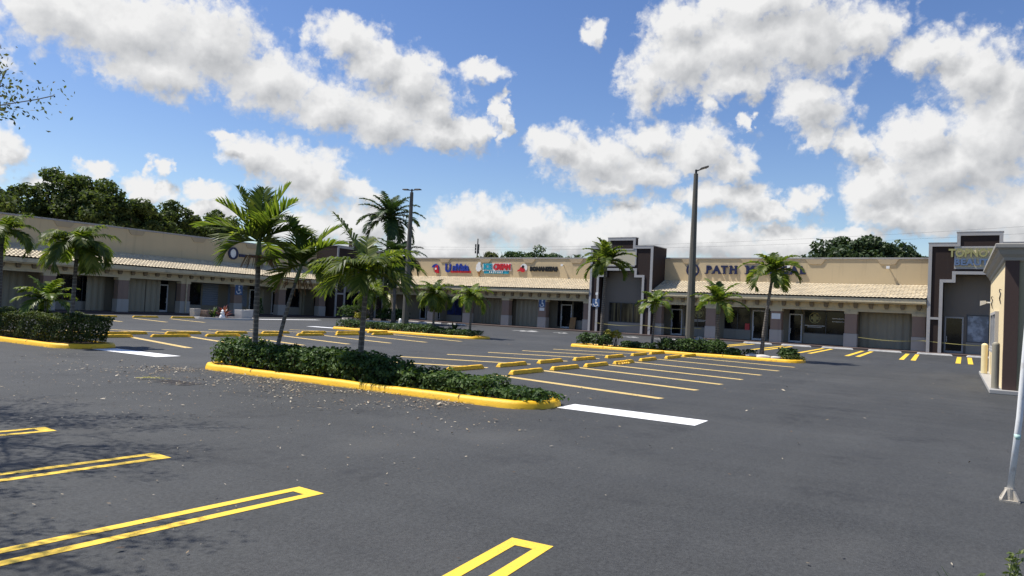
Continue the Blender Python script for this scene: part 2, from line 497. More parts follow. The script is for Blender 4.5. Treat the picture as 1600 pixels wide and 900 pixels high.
def palm_frond(rng, origin, az, el, L, droop, lw, nl=30, vee=.5, tip_hang=.35, wid=.04, curl=0., fwd0=.42):
    """one pinnate frond: curved rib plus two rows of bent leaflets"""
    ns = 14
    s = np.linspace(0, 1, ns); e = el - droop * s ** 1.4
    azs = az + curl * s ** 2
    d = np.stack([np.cos(e) * np.cos(azs), np.cos(e) * np.sin(azs), np.sin(e)], 1)
    pts = origin + np.concatenate([[np.zeros(3)], np.cumsum((d[:-1] + d[1:]) * .5 * L / (ns - 1), 0)])
    V = []; Q = []; T = []
    # rib
    side = np.stack([-np.sin(azs), np.cos(azs), np.zeros(ns)], 1)
    up = np.cross(d, side) * -1; up = np.where(up[:, 2:3] < 0, -up, up)
    r = (.028 * (1 - s) + .005)[:, None] * L / 2.2
    ring = np.stack([pts + side * r, pts + up * r, pts - side * r, pts - up * r], 1)
    base = 0
    V.append(ring.reshape(-1, 3))
    for i in range(ns - 1):
        for j in range(4):
            Q.append([i * 4 + j, i * 4 + (j + 1) % 4, (i + 1) * 4 + (j + 1) % 4, (i + 1) * 4 + j])
    base = ns * 4
    for sgn in (-1, 1):
        u = np.linspace(.10, .995, nl) + rng.uniform(-.01, .01, nl)
        u = np.clip(u, .08, 1.)
        idx = u * (ns - 1); i0 = np.minimum(idx.astype(int), ns - 2); fr = (idx - i0)[:, None]
        p = pts[i0] * (1 - fr) + pts[i0 + 1] * fr
        dd = unit(d[i0] * (1 - fr) + d[i0 + 1] * fr); sd = side[i0] * sgn; uu = up[i0]
        prof = np.sin(np.pi * np.clip(u * .80 + .18, 0, 1)) ** .6
        ln = lw * prof * (1 + rng.uniform(-.13, .13, nl))
        fwd = fwd0 + .75 * u ** 1.5
        dirn = unit(dd * fwd[:, None] + sd * 1.0 + uu * (vee + rng.uniform(-.2, .2, nl))[:, None])
        grav = np.zeros((nl, 3)); grav[:, 2] = -1
        mid = p + dirn * (ln * .52)[:, None] + grav * (ln * tip_hang * .16)[:, None]
        tip = p + dirn * (ln * .93)[:, None] + grav * (ln * tip_hang * (.6 + rng.uniform(0, .5, nl)))[:, None]
        w = (wid * (.65 + .35 * prof))[:, None]
        wd = unit(dd - dirn * np.sum(dd * dirn, 1, keepdims=True))
        v = np.stack([p - wd * w * .45, p + wd * w * .45, mid + wd * w * .5, mid - wd * w * .5, tip], 1).reshape(-1, 3)
        V.append(v)
        k = base + np.arange(nl)[:, None] * 5
        Q += (k + np.array([[0, 1, 2, 3]])).tolist(); T += (k + np.array([[3, 2, 4]])).tolist()
        base += nl * 5
    return np.concatenate(V), Q, T

def make_palm(label, base, h, r0, lean=(0, 0), fronds=None, nf=15, L=1.7, lw=.55, seed=1, mat='palm', el=(1.25, -.2), droop=(.9, 1.7), vee=.5, hang=.4,
              shaft=.55, wid=.045, group='palms of the parking lot', name='palm_tree', stalks=0, az0=0., curve=.0, nl=30, fwd0=.42):
    rng = np.random.default_rng(seed)
    t = thing(name, label, 'palm tree', base, 0, group)
    n = 9
    path = [(lean[0] * (k / n) ** (1 + curve), lean[1] * (k / n) ** (1 + curve), h * k / n - .05 * (k == 0)) for k in range(n + 1)]
    rad = [r0 * (1.35 if k == 0 else 1.08 if k == 1 else 1 - .30 * k / n) * (1 + rng.uniform(-.04, .04)) for k in range(n + 1)]
    b = MB(); b.tube(path, rad, 10); b.build('trunk', M['palmbark'], t, True)
    top = Vector(path[-1])
    dv = (Vector(path[-1]) - Vector(path[-2])).normalized()
    sh = top + dv * shaft
    b = MB(); b.tube([top - dv * .02, top + dv * shaft * .25, top + dv * shaft * .7, sh], [r0 * .78, r0 * 1.0, r0 * .72, r0 * .5], 10)
    b.build('crownshaft', M['shaft'], t, True)
    V = []; Q = []; T = []; base_i = 0
    lst = fronds
    if lst is None:
        lst = []
        for k in range(nf):
            q = k / (nf - 1)
            lst.append((az0 + k * 2.39996 + rng.uniform(-.2, .2), el[0] + (el[1] - el[0]) * q + rng.uniform(-.12, .12), L * (rng.uniform(.86, 1.08)) * (.8 if q < .12 else 1), droop[0] + (droop[1] - droop[0]) * q + rng.uniform(-.15, .15)))
    for (az, e, l_, dr) in lst:
        v, qq, tt = palm_frond(rng, np.array(sh) - np.array(dv) * shaft * .12, az, e, l_, dr, lw * rng.uniform(.9, 1.1), nl, vee, hang, wid, rng.uniform(-.25, .25), fwd0)
        V.append(v); Q += (np.array(qq) + base_i).tolist(); T += (np.array(tt) + base_i).tolist(); base_i += len(v)
    mesh_np('crown', np.concatenate(V), Q, T, M[mat], t)
    if stalks:
        b = MB()
        for k in range(stalks):
            a = rng.uniform(0, 6.28)
            for q in range(7):
                aa = a + rng.uniform(-.5, .5); ll = rng.uniform(.3, .6)
                p0 = top + dv * .03
                p1 = p0 + Vector((math.cos(aa) * ll * .7, math.sin(aa) * ll * .7, .04)); p2 = p1 + Vector((math.cos(aa) * ll * .3, math.sin(aa) * ll * .3, -ll * .75))
                b.tube([p0, p1, p2], [.018, .015, .009], 4)
        b.build('fruit_stalk', M['stalk'], t)
    return t

# ------------------------------------------------------------------ ground and painted markings
g = MB(); g.face([(-250, -300, 0), (420, -300, 0), (420, 380, 0), (-250, 380, 0)])
tag(g.build('asphalt_ground', M['asphalt']), kind='structure')

def marking(name, quads, mat, label=None, cat='road marking', z=.004, group=None):
    b = MB()
    for q in quads: b.face([(p[0], p[1], z) for p in q])
    return tag(b.build(name, M[mat]), label, cat, group, 'structure')

def line_quad(p, q, w, off=0.):
    p = Vector(p); q = Vector(q); d = (q - p).normalized(); nn = Vector((-d.y, d.x))
    a = nn * (off - w / 2); c = nn * (off + w / 2)
    return [p + a, q + a, q + c, p + c]

def hairpin(p, q, w, gap, tip=.12):
    """two parallel stripes joined at their outer tip p"""
    p = Vector(p); q = Vector(q); d = (q - p).normalized()
    o = (w + gap) / 2
    return [line_quad(p + d * tip, q, w, o), line_quad(p + d * tip, q, w, -o), line_quad(p, p + d * (tip - .001), 2 * w + gap, 0)]

TXR = [17.28, 20.15, 22.65, 25.17, 27.96, 31.15, 34.53]
for i, x in enumerate(TXR):
    marking('stall_line', hairpin((x, 6.08), (x + 1.48, 11.75), .125, .035, .1), 'stall',
            f'faded yellow stall line, kiosk side of central bay, {ordn(i)} from the palm island', group='stall lines of the central bay')
TXL = [16.0, 18.85, 21.75, 24.75, 27.86, 30.91, 34.1]
for i, x in enumerate(TXL):
    marking('stall_line', hairpin((x, 17.95), (x + 1.9, 13.35), .125, .035, .1), 'stall',
            f'faded yellow stall line, far side of central bay, {ordn(i)} from the palm island', group='stall lines of the central bay')
TAR = [17.2, 20.0, 22.75, 25.55, 28.5, 31.4, 34.66]
for i, x in enumerate(TAR):
    marking('stall_line', hairpin((x, 24.2), (x + 1.8, 31.0), .125, .035, .1), 'stall',
            f'faded yellow stall line, near side of far bay, {ordn(i)} from the clipped hedge', group='stall lines of the far bay')
for i, x in enumerate([15.9, 18.7, 21.5, 24.3, 27.2, 30.1, 33.2]):
    marking('stall_line', hairpin((x, 36.6), (x + 1.8, 32.5), .125, .035, .1), 'stall',
            f'faded yellow stall line behind the far bay, {ordn(i)} from the clipped hedge', group='stall lines of the far bay')
for i, x in enumerate([21.2, 24.4, 27.55, 30.7, 33.65]):
    marking('stall_line', hairpin((x, 45.8), (x + 1.2, 51.5), .125, .035, .1), 'stall',
            f'pale yellow stall line in front of the left shop wing, {ordn(i)} from the street end', group='stall lines in front of the left wing')
for i, (y, x1, dy) in enumerate([(3.09, 1.6, -.25), (5.77, .2, .42), (8.34, 1.0, .42), (10.95, 1.5, .42), (13.6, 1.5, .45)]):
    marking('double_stall_line', hairpin((5.65, y), (x1, y + dy), .115, .17, .17), 'hair',
            f'bright fresh yellow hairpin stall line in the foreground, {ordn(i)} counted from the camera', group='hairpin lines of the foreground')
for i, y in enumerate([-.48, 2.51, 5.6, 8.47, 11.5, 14.5]):
    marking('double_stall_line', [line_quad((51.3, y + .32), (63.4, y + .32 + (.25 if i else -.1)), .27), line_quad((51.3, y - .32), (63.4, y - .32 + (.25 if i else -.1)), .27)], 'hair',
            f'pair of yellow stripes between stalls at the right shop wing, {ordn(i)} from the kiosk side', group='stripe pairs in front of the right wing')
marking('white_stop_line', [[(13.68, 7.05), (14.52, 7.05), (14.42, 4.1), (13.55, 4.1)]], 'white', 'long white painted bar running off the end of the near palm island')
marking('white_stop_line', [[(13.9, 24.7), (14.75, 24.7), (14.75, 21.15), (13.9, 21.15)]], 'white', 'white painted bar running off the end of the clipped hedge island, partly in palm shade')
marking('white_stop_line', [[(38.6, 40.9), (39.5, 40.9), (39.5, 37.9), (38.6, 37.9)]], 'white', 'white painted bar at the far end of the shrub island with the light pole')
marking('white_stop_line', [line_quad((44.5, 53.2), (52.5, 53.9), .9)], 'white', 'white painted strip beside the potted garden at the left wing')
def wheelchair_mark(x, y, s):
    q = []
    q.append([(x, y), (x, y - .35 * s), (x + .35 * s, y - .35 * s), (x + .35 * s, y)])
    q.append([(x - 1.1 * s, y - .05 * s), (x - 1.1 * s, y - .3 * s), (x - .1 * s, y - .3 * s), (x - .1 * s, y - .05 * s)])
    q.append([(x - .75 * s, y - .31 * s), (x - .75 * s, y - .9 * s), (x - .5 * s, y - .9 * s), (x - .5 * s, y - .31 * s)])
    n = 14
    for k in range(n):
        a0 = math.pi * .55 + k * math.pi * 1.35 / n; a1 = a0 + math.pi * 1.35 / n
        f = lambda a, r: (x - 1.0 * s + math.cos(a) * r * s * -1, y - .25 * s + math.sin(a) * r * s)
        q.append([f(a0, .75), f(a1, .75), f(a1, .52), f(a0, .52)])
    return q
wheel = [(60.4, 35.2, 1.5, 'in front of the shuttered bay beside the lawyer style fronts'), (60.6, 31.0, 1.3, ''), (61.6, 24.6, 1.3, ''), (61.0, 20.9, 1.9, '')]
for (x, y, s), lab in zip([(60.6, 34.6, 1.9), (60.9, 31.2, 1.1), (61.8, 24.8, 1.2), (62.2, 21.3, 2.0)],
                          ['white painted wheelchair symbol on the asphalt in front of the closed shutter bay', 'small white wheelchair symbol on the asphalt left of the stepped tower',
                           'white wheelchair symbol on the asphalt in front of the stepped tower', 'large white wheelchair symbol on the asphalt right of the stepped tower']):
    marking('wheelchair_marking', wheelchair_mark(x, y, s), 'whiteworn', lab)

# scuffs and leaf litter
rng = np.random.default_rng(3)
def litter():
    P = []
    def add(n, fx, fy): P.append(np.stack([fx(n), fy(n)], 1))
    add(2600, lambda n: 12.7 - np.abs(rng.normal(0, .9, n)), lambda n: rng.uniform(8.5, 18.5, n))
    add(2400, lambda n: 10.6 + rng.normal(0, 2.2, n), lambda n: 14.5 + rng.normal(0, 4.0, n))
    add(900, lambda n: rng.uniform(3, 12.5, n), lambda n: rng.uniform(5, 24, n))
    add(300, lambda n: rng.uniform(3, 34, n), lambda n: rng.uniform(-2, 10, n))
    add(350, lambda n: rng.uniform(15, 36, n), lambda n: rng.uniform(5, 24, n))
    add(300, lambda n: 15.5 + np.abs(rng.normal(0, .6, n)), lambda n: rng.uniform(7, 18, n))
    P = np.concatenate(P)
    # drift into uneven patches
    keep = (np.sin(P[:, 0] * 1.9 + np.sin(P[:, 1] * 1.3) * 1.5) + np.sin(P[:, 1] * 2.3 + P[:, 0]) + rng.normal(0, .9, len(P))) > -.55
    P = P[keep]; n = len(P)
    P = P[~((P[:, 0] > 12.72) & (P[:, 0] < 15.0) & (P[:, 1] > 7.2))]; n = len(P)
    size = rng.uniform(.013, .034, n) * np.where(P[:, 0] > 9.5, 1.35, 1.) * np.where(rng.random(n) < .05, 2.0, 1)
    a = rng.uniform(0, 6.28, n); tilt = rng.normal(0, .22, (n, 2))
    t = np.stack([np.cos(a), np.sin(a), tilt[:, 0]], 1); b = np.stack([-np.sin(a), np.cos(a), tilt[:, 1]], 1)
    c = np.stack([P[:, 0], P[:, 1], .012 + size * .35], 1)
    L = (size * .8)[:, None]; W = L * rng.uniform(.25, .55, n)[:, None]
    v = np.stack([c - t * L, c + b * W, c + t * L, c - b * W], 1).reshape(-1, 3)
    v[:, 2] = np.maximum(v[:, 2], .006)
    return v, np.arange(4 * n).reshape(-1, 4)
v, f = litter()
tag(mesh_np('leaf_litter', v, f, None, M['litter']), 'dry leaves and blossom scattered over the dark asphalt', 'leaf litter', None, 'stuff')
# ------------------------------------------------------------------ kerbed islands
def rounded_rect(x0, x1, y0, y1, r, n=7):
    P = []
    for cx, cy, a in ((x1 - r, y1 - r, 0), (x0 + r, y1 - r, 90), (x0 + r, y0 + r, 180), (x1 - r, y0 + r, 270)):
        for k in range(n + 1):
            t = R(a + 90 * k / n); P.append((cx + r * math.cos(t), cy + r * math.sin(t), math.cos(t), math.sin(t)))
    # subdivide long sides so that the kerb can wobble a little
    Q = []
    for i, p in enumerate(P):
        q = P[(i + 1) % len(P)]; Q.append(p)
        d = math.hypot(q[0] - p[0], q[1] - p[1]); m = int(d / .5)
        for k in range(1, m):
            s = k / m; Q.append(tuple(p[j] + (q[j] - p[j]) * s for j in range(4)))
    return Q
def island(name, label, x0, x1, y0, y1, r, seed):
    rng = np.random.default_rng(seed)
    t = thing(name, label, 'planting island', ((x0 + x1) / 2, (y0 + y1) / 2, 0))
    cx, cy = (x0 + x1) / 2, (y0 + y1) / 2
    loop = rounded_rect(x0 - cx, x1 - cx, y0 - cy, y1 - cy, r)
    prof = [(0, -.02), (-.03, .09), (-.055, .135), (-.10, .155), (-.18, .155), (-.215, .14), (-.23, .02)]
    rings = []
    for i, p in enumerate(loop):
        w = rng.normal(0, .010); hz = rng.normal(0, .005)
        rings.append([(p[0] + p[2] * (o + w), p[1] + p[3] * (o + w), z + (hz if z > .05 else 0)) for o, z in prof])
    rings.append(rings[0])
    b = MB(); b.loft(rings, cap=False, closed=False)
    b.build('kerb', M['kerb'], t, True)
    b = MB(); b.face([(p[0] - p[2] * .2, p[1] - p[3] * .2, .10) for p in loop])
    b.build('planting_bed', M['soil'], t)
    # expansion joints across the kerb
    for i in range(5, len(loop), 13):
        b = MB(); p = loop[i]; d = Vector((-p[3], p[2], 0)).normalized() * .010
        pts = [(p[0] + p[2] * (o + .004), p[1] + p[3] * (o + .004), z + .004) for o, z in prof[1:6]]
        b.loft([[(q[0] - d.x, q[1] - d.y, q[2]), (q[0] + d.x, q[1] + d.y, q[2])] for q in pts], cap=False, closed=False)
        b.build('kerb_joint', M['soil'], t)
    return t
island('planting_island', 'long yellow kerbed island in the foreground planted with dark shrubs and three palms', 12.7, 14.55, 7.05, 17.75, .85, 1)
island('planting_island', 'yellow kerbed island with a clipped hedge at the left edge', 13.05, 15.2, 24.8, 36.5, .95, 2)
island('planting_island', 'far yellow kerbed island with low shrubs around the tall light pole', 37.9, 40.1, 6.4, 19.1, .7, 3)
island('planting_island', 'far yellow kerbed island with dense green shrubs around the shorter light pole', 37.9, 40.1, 25.4, 37.9, .7, 4)

# ------------------------------------------------------------------ wheel stops
def stop_mesh(mat, L=1.95, broken=False):
    rng = np.random.default_rng(8)
    n = 14; rings = []
    for k in range(n + 1):
        s = -L / 2 + L * k / n
        e = .05 if k in (0, n) else 0
        j = (lambda: rng.normal(0, .004))
        top = .13 - e * .5; w0 = .095; w1 = .06 - e * .3
        cut = 0
        if broken and 0 < k < 9: cut = .05 + rng.uniform(-.025, .03)
        rings.append([(s + (e if k == 0 else -e if k == n else 0) * 0, -w0 + cut * .9 + j(), 0), (s + (e * .8 if k == 0 else -e * .8 if k == n else 0), -w1 + cut + j(), top - cut * .6 + j()),
                      (s + (e * .8 if k == 0 else -e * .8 if k == n else 0), w1 + j(), top + j()), (s, w0 + j(), 0)])
    b = MB(); b.loft(rings)
    return b
sm = stop_mesh('kerb'); o0 = sm.build('wheel_stop', M['kerb'], None, False, .012)
first = [True]
def stop(x, y, rot, label, group, mat='kerb', mesh=None, L=None):
    if first[0]:
        o = o0; first[0] = False
    else:
        o = o0.copy(); C.objects.link(o)
    o.location = (x, y, .002); o.rotation_euler = (0, 0, rot)
    if L: o.scale = (L / 1.95, 1, 1)
    return tag(o, label, 'wheel stop', group)
SR = [x + 1.48 for x in TXR] + [38.2]; SL = [x + 1.9 for x in TXL] + [38.6]
rr = random.Random(4)
for i in range(7):
    if i == 3: continue
    stop((SR[i] + SR[i + 1]) / 2 - (.35 if i == 6 else 0), 11.55 + rr.uniform(-.05, .05), rr.uniform(-.02, .02),
         f'sunlit yellow wheel stop, near row of central bay, {ordn(i)} from the palm island', 'wheel stops of the central bay')
bt = thing('wheel_stop', 'broken yellow wheel stop with crumbled front edge, near row of central bay', 'wheel stop', ((SR[3] + SR[4]) / 2, 11.5, .002), 0, 'wheel stops of the central bay')
stop_mesh('kerb', 1.95, True).build('stop_body', M['kerb'], bt, False, .008)
r8 = np.random.default_rng(5)
for k in range(16):
    x, y, s = r8.uniform(-.95, .25), -.12 - abs(r8.normal(0, .06)), r8.uniform(.025, .06)
    ring = lambda z, q: [(x + q * s * math.cos(a) * r8.uniform(.7, 1.2), y + q * s * math.sin(a) * r8.uniform(.7, 1.2), z) for a in (0, 1.3, 2.5, 3.8, 5.1)]
    cb = MB(); cb.loft([ring(0, 1), ring(s * .8, 1), ring(s * 1.3, .4)]); cb.build('concrete_chunk', M['kerb'], bt)
for i in range(7):
    stop((SL[i] + SL[i + 1]) / 2 - (.3 if i == 6 else 0), 13.3 + rr.uniform(-.05, .05), rr.uniform(-.02, .02),
         f'yellow wheel stop, far row of central bay, {ordn(i)} from the palm island', 'wheel stops of the central bay')
SA = [x + 1.75 for x in TAR] + [38.2]
SA = [16.2] + SA
for i in range(7):
    stop((SA[i] + SA[i + 1]) / 2 + .3, 30.4 + rr.uniform(-.05, .05), rr.uniform(-.02, .02),
         f'sunlit yellow wheel stop, near row of far bay, {ordn(i)} from the clipped hedge', 'wheel stops of the far bay')
for i in range(8):
    stop(17.0 + i * 2.86, 32.5 + rr.uniform(-.05, .05), rr.uniform(-.02, .02),
         f'shaded yellow wheel stop, back row of far bay, {ordn(i)} from the clipped hedge', 'wheel stops of the far bay')
for i, x in enumerate([27.3, 30.6, 33.9, 37.1]):
    stop(x, 53.2, rr.uniform(-.02, .02), f'shaded yellow wheel stop along the left wing, {ordn(i)} from the clipped hedge', 'wheel stops along the left wing', L=2.1)
wsm = stop_mesh('pale'); ws0 = wsm.build('wheel_stop', M['pale'], None, False, .012)
for i, y in enumerate([-1.9, 1.35, 4.73, 8.15, 11.3, 14.4, 45.8, 49.0, 52.2]):
    o = ws0 if i == 0 else ws0.copy()
    if i: C.objects.link(o)
    o.location = (64.6, y, .002); o.rotation_euler = (0, 0, R(90)); o.scale = (1.22, 1, 1)
    tag(o, f'pale concrete wheel stop along the right shop wing, {ordn(i)} from the kiosk', 'wheel stop', 'pale wheel stops along the right wing')

# ------------------------------------------------------------------ shop wings
def wing(root, T, E, segs, zE=4.28, zR=5.5, zP=7.72, ends=None, dback=16):
    """eave line at depth E; a runs along the wing"""
    def part(name, mat, fn, bevel=0, parent=root, smooth=False):
        b = MB(T); fn(b); return b.build(name, M[mat], parent, smooth, bevel)
    a_lo = min(s[0] for s in segs); a_hi = max(s[1] for s in segs)
    if ends: a_lo, a_hi = ends
    part('rear_block', 'wall', lambda b: b.box(a_lo, a_hi, E + 3.52, E + dback, .0, 7.0))
    part('sidewalk', 'paver', lambda b: (b.box(a_lo, a_hi, E - .9, E + 1.0, -.02, .13)), .02)  # eave shade on the walk is put into the dark red paver colour
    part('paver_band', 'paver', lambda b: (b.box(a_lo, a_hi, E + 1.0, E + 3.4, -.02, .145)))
    for (s0, s1) in segs:
        # barrel tile roof
        per = .305; na = int((s1 - s0) / per * 6); nc = 9
        av = np.linspace(s0, s1, na + 1)
        V = []; Q = []
        for k in range(nc):
            for q, lift in ((0, .06), (1, 0.)):
                t = (k + q * 1.06) / nc
                z = zE + (zR - zE) * t + lift + .06 * np.abs(np.sin(np.pi * av / per))
                d = np.full_like(av, E - .06 + 3.24 * min(t, 1.))
                V.append(np.array([T(a, dd, zz) for a, dd, zz in zip(av, d, z)]))
            base = k * 2 * (na + 1)
            i = np.arange(na)
            Q.append(np.stack([base + i, base + i + 1, base + na + 1 + i + 1, base + na + 1 + i], 1))
            if k:
                pb = (k * 2 - 1) * (na + 1)
                Q.append(np.stack([pb + i, pb + i + 1, base + i + 1, base + i], 1))
        mesh_np('tile_roof', np.concatenate(V), np.concatenate(Q), None, M['tile'], root)
        def f(b):
            b.box(s0, s1, E, E + .22, zE - .36, zE - .02)
            b.box(s0, s1, E + .14, E + .36, zE - .46, zE - .363)
        part('gutter', 'fascia', f, .015)
        part('soffit', 'fascia', lambda b: b.box(s0, s1, E + .36, E + 3.3, zE - .36, zE - .28))
        def f(b):
            b.box(s0, s1, E + 1.0, E + 1.45, 3.27, zE - .363)
            b.box(s0, s1, E + .93, E + 1.52, 3.13, 3.268)
        part('beam', 'fascia', f, .01)
        n = max(1, round((s1 - s0) / 1.16))
        for k in range(n):
            a = s0 + (k + .5) * (s1 - s0) / n
            part('bracket', 'bracket', lambda b: b.prism([(a - .17, zE - .365), (a + .17, zE - .365), (a + .17, 3.56), (a + .1, 3.40), (a - .1, 3.40), (a - .17, 3.56)], E + .80, E + .998))
        part('parapet', 'wall', lambda b: b.box(s0, s1, E + 3.2, E + 3.5, zE - .28, zP - .002))
        def f(b):
            b.box(s0, s1, E + 3.13, E + 3.58, zP, zP + .14)
        part('coping', 'coping', f, .01)
        n = max(1, round((s1 - s0) / 6.3))
        for k in range(n):
            a = s0 + (k + .5) * (s1 - s0) / n + .3
            part('corbel', 'corbel', lambda b: b.prism([(a - .85, zP - .002), (a + .85, zP - .002), (a + .6, zP - .38), (a + .5, zP - .46), (a - .5, zP - .46), (a - .6, zP - .38)], E + 3.13, E + 3.198))
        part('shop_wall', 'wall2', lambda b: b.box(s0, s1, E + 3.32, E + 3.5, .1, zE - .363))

def column(root, T, E, a, w=.95):
    b = MB(T); b.box(a - w / 2, a + w / 2, E + .9, E + 1.55, 1.25, 2.9)
    c = b.build('column', M['mauve'], root, False, .015)
    b = MB(T); b.box(a - w / 2 - .05, a + w / 2 + .05, E + .85, E + 1.6, .13, 1.248); b.build('column_base', M['block'], c, False, .02)
    b = MB(T); b.box(a - w / 2 - .04, a + w / 2 + .04, E + .86, E + 1.59, 2.902, 3.128); b.build('column_cap', M['fascia'], c, False, .01)
    return c

def window(root, T, D, a0, a1, z0=1.05, z1=3.1, mull=1, glass='glass', frame='dframe', knee=True):
    fw = .06
    b = MB(T)
    b.box(a0, a1, D - .08, D - .002, z0, z0 + fw); b.box(a0, a1, D - .08, D - .002, z1 - fw, z1)
    b.box(a0, a0 + fw, D - .08, D - .002, z0 + fw + .001, z1 - fw - .001); b.box(a1 - fw, a1, D - .08, D - .002, z0 + fw + .001, z1 - fw - .001)
    for k in range(1, mull + 1):
        a = a0 + (a1 - a0) * k / (mull + 1)
        b.box(a - fw / 2, a + fw / 2, D - .08, D - .002, z0 + fw + .001, z1 - fw - .001)
    w = b.build('window', M[frame], root, False, .006)
    b = MB(T); b.box(a0 + fw * .5, a1 - fw * .5, D - .04, D - .02, z0 + fw * .5, z1 - fw * .5); b.build('pane', M[glass], w)
    if knee:
        b = MB(T); b.box(a0 - .02, a1 + .02, D - .12, D - .003, .145, z0 - .003); b.build('sill_wall', M['knee'], w, False, .01)
    return w

def door(root, T, D, a0, a1, z1=2.75, frame='frame', glass='glass', hside=1):
    fw = .11
    b = MB(T)
    b.box(a0, a0 + fw, D - .1, D - .002, .15, z1); b.box(a1 - fw, a1, D - .1, D - .002, .15, z1)
    b.box(a0 + fw + .001, a1 - fw - .001, D - .1, D - .002, z1 - fw, z1); b.box(a0 + fw + .001, a1 - fw - .001, D - .1, D - .002, .15, .15 + fw * 1.6)
    d = b.build('door', M[frame], root, False, .008)
    b = MB(T); b.box(a0 + fw * .6, a1 - fw * .6, D - .05, D - .03, .2, z1 - fw * .6); b.build('door_glass', M[glass], d)
    ah = a1 - fw - .06 if hside > 0 else a0 + fw + .06
    b = MB(T); b.box(ah - .02, ah + .02, D - .16, D - .12, 1.0, 1.45); b.box(ah - .02, ah + .02, D - .12, D - .05, 1.02, 1.06); b.box(ah - .02, ah + .02, D - .12, D - .05, 1.39, 1.43)
    b.build('handle', M['frame'], d)
    if z1 < 3.0:
        b = MB(T); b.box(a0 + .03, a1 - .03, D - .06, D - .003, z1 + .02, 3.1); b.build('transom', M[glass], d)
    return d

def shutter(root, T, D, a0, a1, z0=.15, z1=3.12, mat='shutter', horiz=False):
    b = MB(T)
    if horiz:
        n = int((z1 - z0) / .11); 
        prof = []
        for k in range(n + 1):
            prof.append((D - .03 - .03 * (k % 2), z0 + (z1 - z0) * k / n))
        b.loft([[(a0, d, z) for d, z in prof], [(a1, d, z) for d, z in prof]], cap=False, closed=False)
    else:
        n = max(4, int((a1 - a0) / .14)); n += n % 2
        pts = []
        for k in range(n + 1):
            a = a0 + (a1 - a0) * k / n
            pts.append((a, D - .02 - .045 * ((k // 2) % 2)))
        b.loft([[(a, d, z0) for a, d in pts], [(a, d, z1) for a, d in pts]], cap=False, closed=False)
    b.box(a0 - .05, a1 + .05, D - .09, D - .003, z1 + .001, z1 + .1)
    return b.build('storm_shutter', M[mat], root)

def tower(root, T, c, D, hw=3.4, hs=1.5, zs=8.72, zt=9.55, ow=2.35, os=1.52, depth=3.3, panel=True, recess_fn=None, label=None):
    zo, zi = 5.65, 6.3
    out = [(c - hw, 0), (c - hw, zs), (c - hs, zs), (c - hs, zt), (c + hs, zt), (c + hs, zs), (c + hw, zs), (c + hw, 0)]
    inn = [(c + ow, 0), (c + ow, zo), (c + os, zo), (c + os, zi), (c - os, zi), (c - os, zo), (c - ow, zo), (c - ow, 0)]
    b = MB(T); b.prism(out + inn, D, D + .55)
    b.box(c - hw, c - hw + .3, D + .552, D + depth, 0, zs - .01); b.box(c + hw - .3, c + hw, D + .552, D + depth, 0, zs - .01)
    b.box(c - hw + .302, c + hw - .302, D + .552, D + depth, 6.5, zs - .35)
    tw = b.build('entrance_tower', M['brown'], root)
    if label: tw['label'] = label
    tr = MB(T)
    tr.ribbon(out, -.24, D - .09, D + .02)
    tr.ribbon(inn, -.24, D - .09, D + .02)
    cap = [(c - hw - .05, zs), (c - hs - .05, zs), ]
    tr.box(c - hw + .241, c - ow - .241, D - .09, D + .02, 2.72, 2.9); tr.box(c + ow + .241, c + hw - .241, D - .09, D + .02, 2.72, 2.9)
    tr.build('grey_trim', M['trim'], tw)
    b = MB(T); b.box(c - hw - .04, c - hs - .002, D - .1, D + depth, zs + .002, zs + .08); b.box(c + hs + .002, c + hw + .04, D - .1, D + depth, zs + .002, zs + .08)
    b.box(c - hs - .04, c + hs + .04, D - .1, D + .6, zt + .002, zt + .08); b.build('tower_coping', M['coping'], tw)
    b = MB(T); b.box(c - ow + .002, c + ow - .002, D + 1.3, D + 1.5, .1, 6.45)
    b.build('recess_wall', M['recess'], tw)
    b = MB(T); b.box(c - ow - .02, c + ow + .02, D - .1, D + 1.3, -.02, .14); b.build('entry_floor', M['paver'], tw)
    if panel:
        b = MB(T); b.box(c - os, c + os, D - .03, D - .002, 6.85, 8.35); p = b.build('sign_panel', M['signface'], tw)
        b2 = MB(T); b2.ribbon([(c - os, 6.85), (c - os, 8.35), (c + os, 8.35), (c + os, 6.85), (c - os, 6.85)], .13, D - .06, D - .031); b2.build('panel_frame', M['trim'], tw)
    return tw

# ---- right wing (faces the lot towards -X); a = world Y
RO = (69.5, 27., 0); RR = -.05
right = thing('shopping_plaza_wing', 'beige tile roofed shop wing across the lot with two dark stepped towers', 'shop building', RO, RR)
TR = lambda a, d, z: (d - 69.5, a - 27., z)
fY = lambda y: y * (1 + .05 * (y - 27) / 70)
E1 = 68.0
wing(right, TR, E1, [(1.95, 25.3), (32.05, 62.6)], ends=(-8.0, 62.6))
D1 = E1 + 3.32
for a in (24.95, 19.6, 13.67, 7.55, 2.5, 32.6, 38.1, 42.9, 48.3, 53.6): column(right, TR, E1, a)
door(right, TR, D1, 23.25, 24.4); window(right, TR, D1, 20.3, 23.05, mull=1)
window(right, TR, D1, 16.55, 19.05, mull=1); door(right, TR, D1, 15.15, 16.4, 2.95); window(right, TR, D1, 14.3, 15.0, .3, 3.1, 0, knee=False)
door(right, TR, D1, 11.95, 13.1); window(right, TR, D1, 8.1, 11.8, mull=1)
shutter(right, TR, D1 - .9, 3.0, 7.05)
window(right, TR, D1, 33.2, 35.6); door(right, TR, D1, 35.75, 37.1); window(right, TR, D1, 37.15, 37.55, .3, 3.1, 0, knee=False)
shutter(right, TR, D1 - .9, 38.65, 42.4)
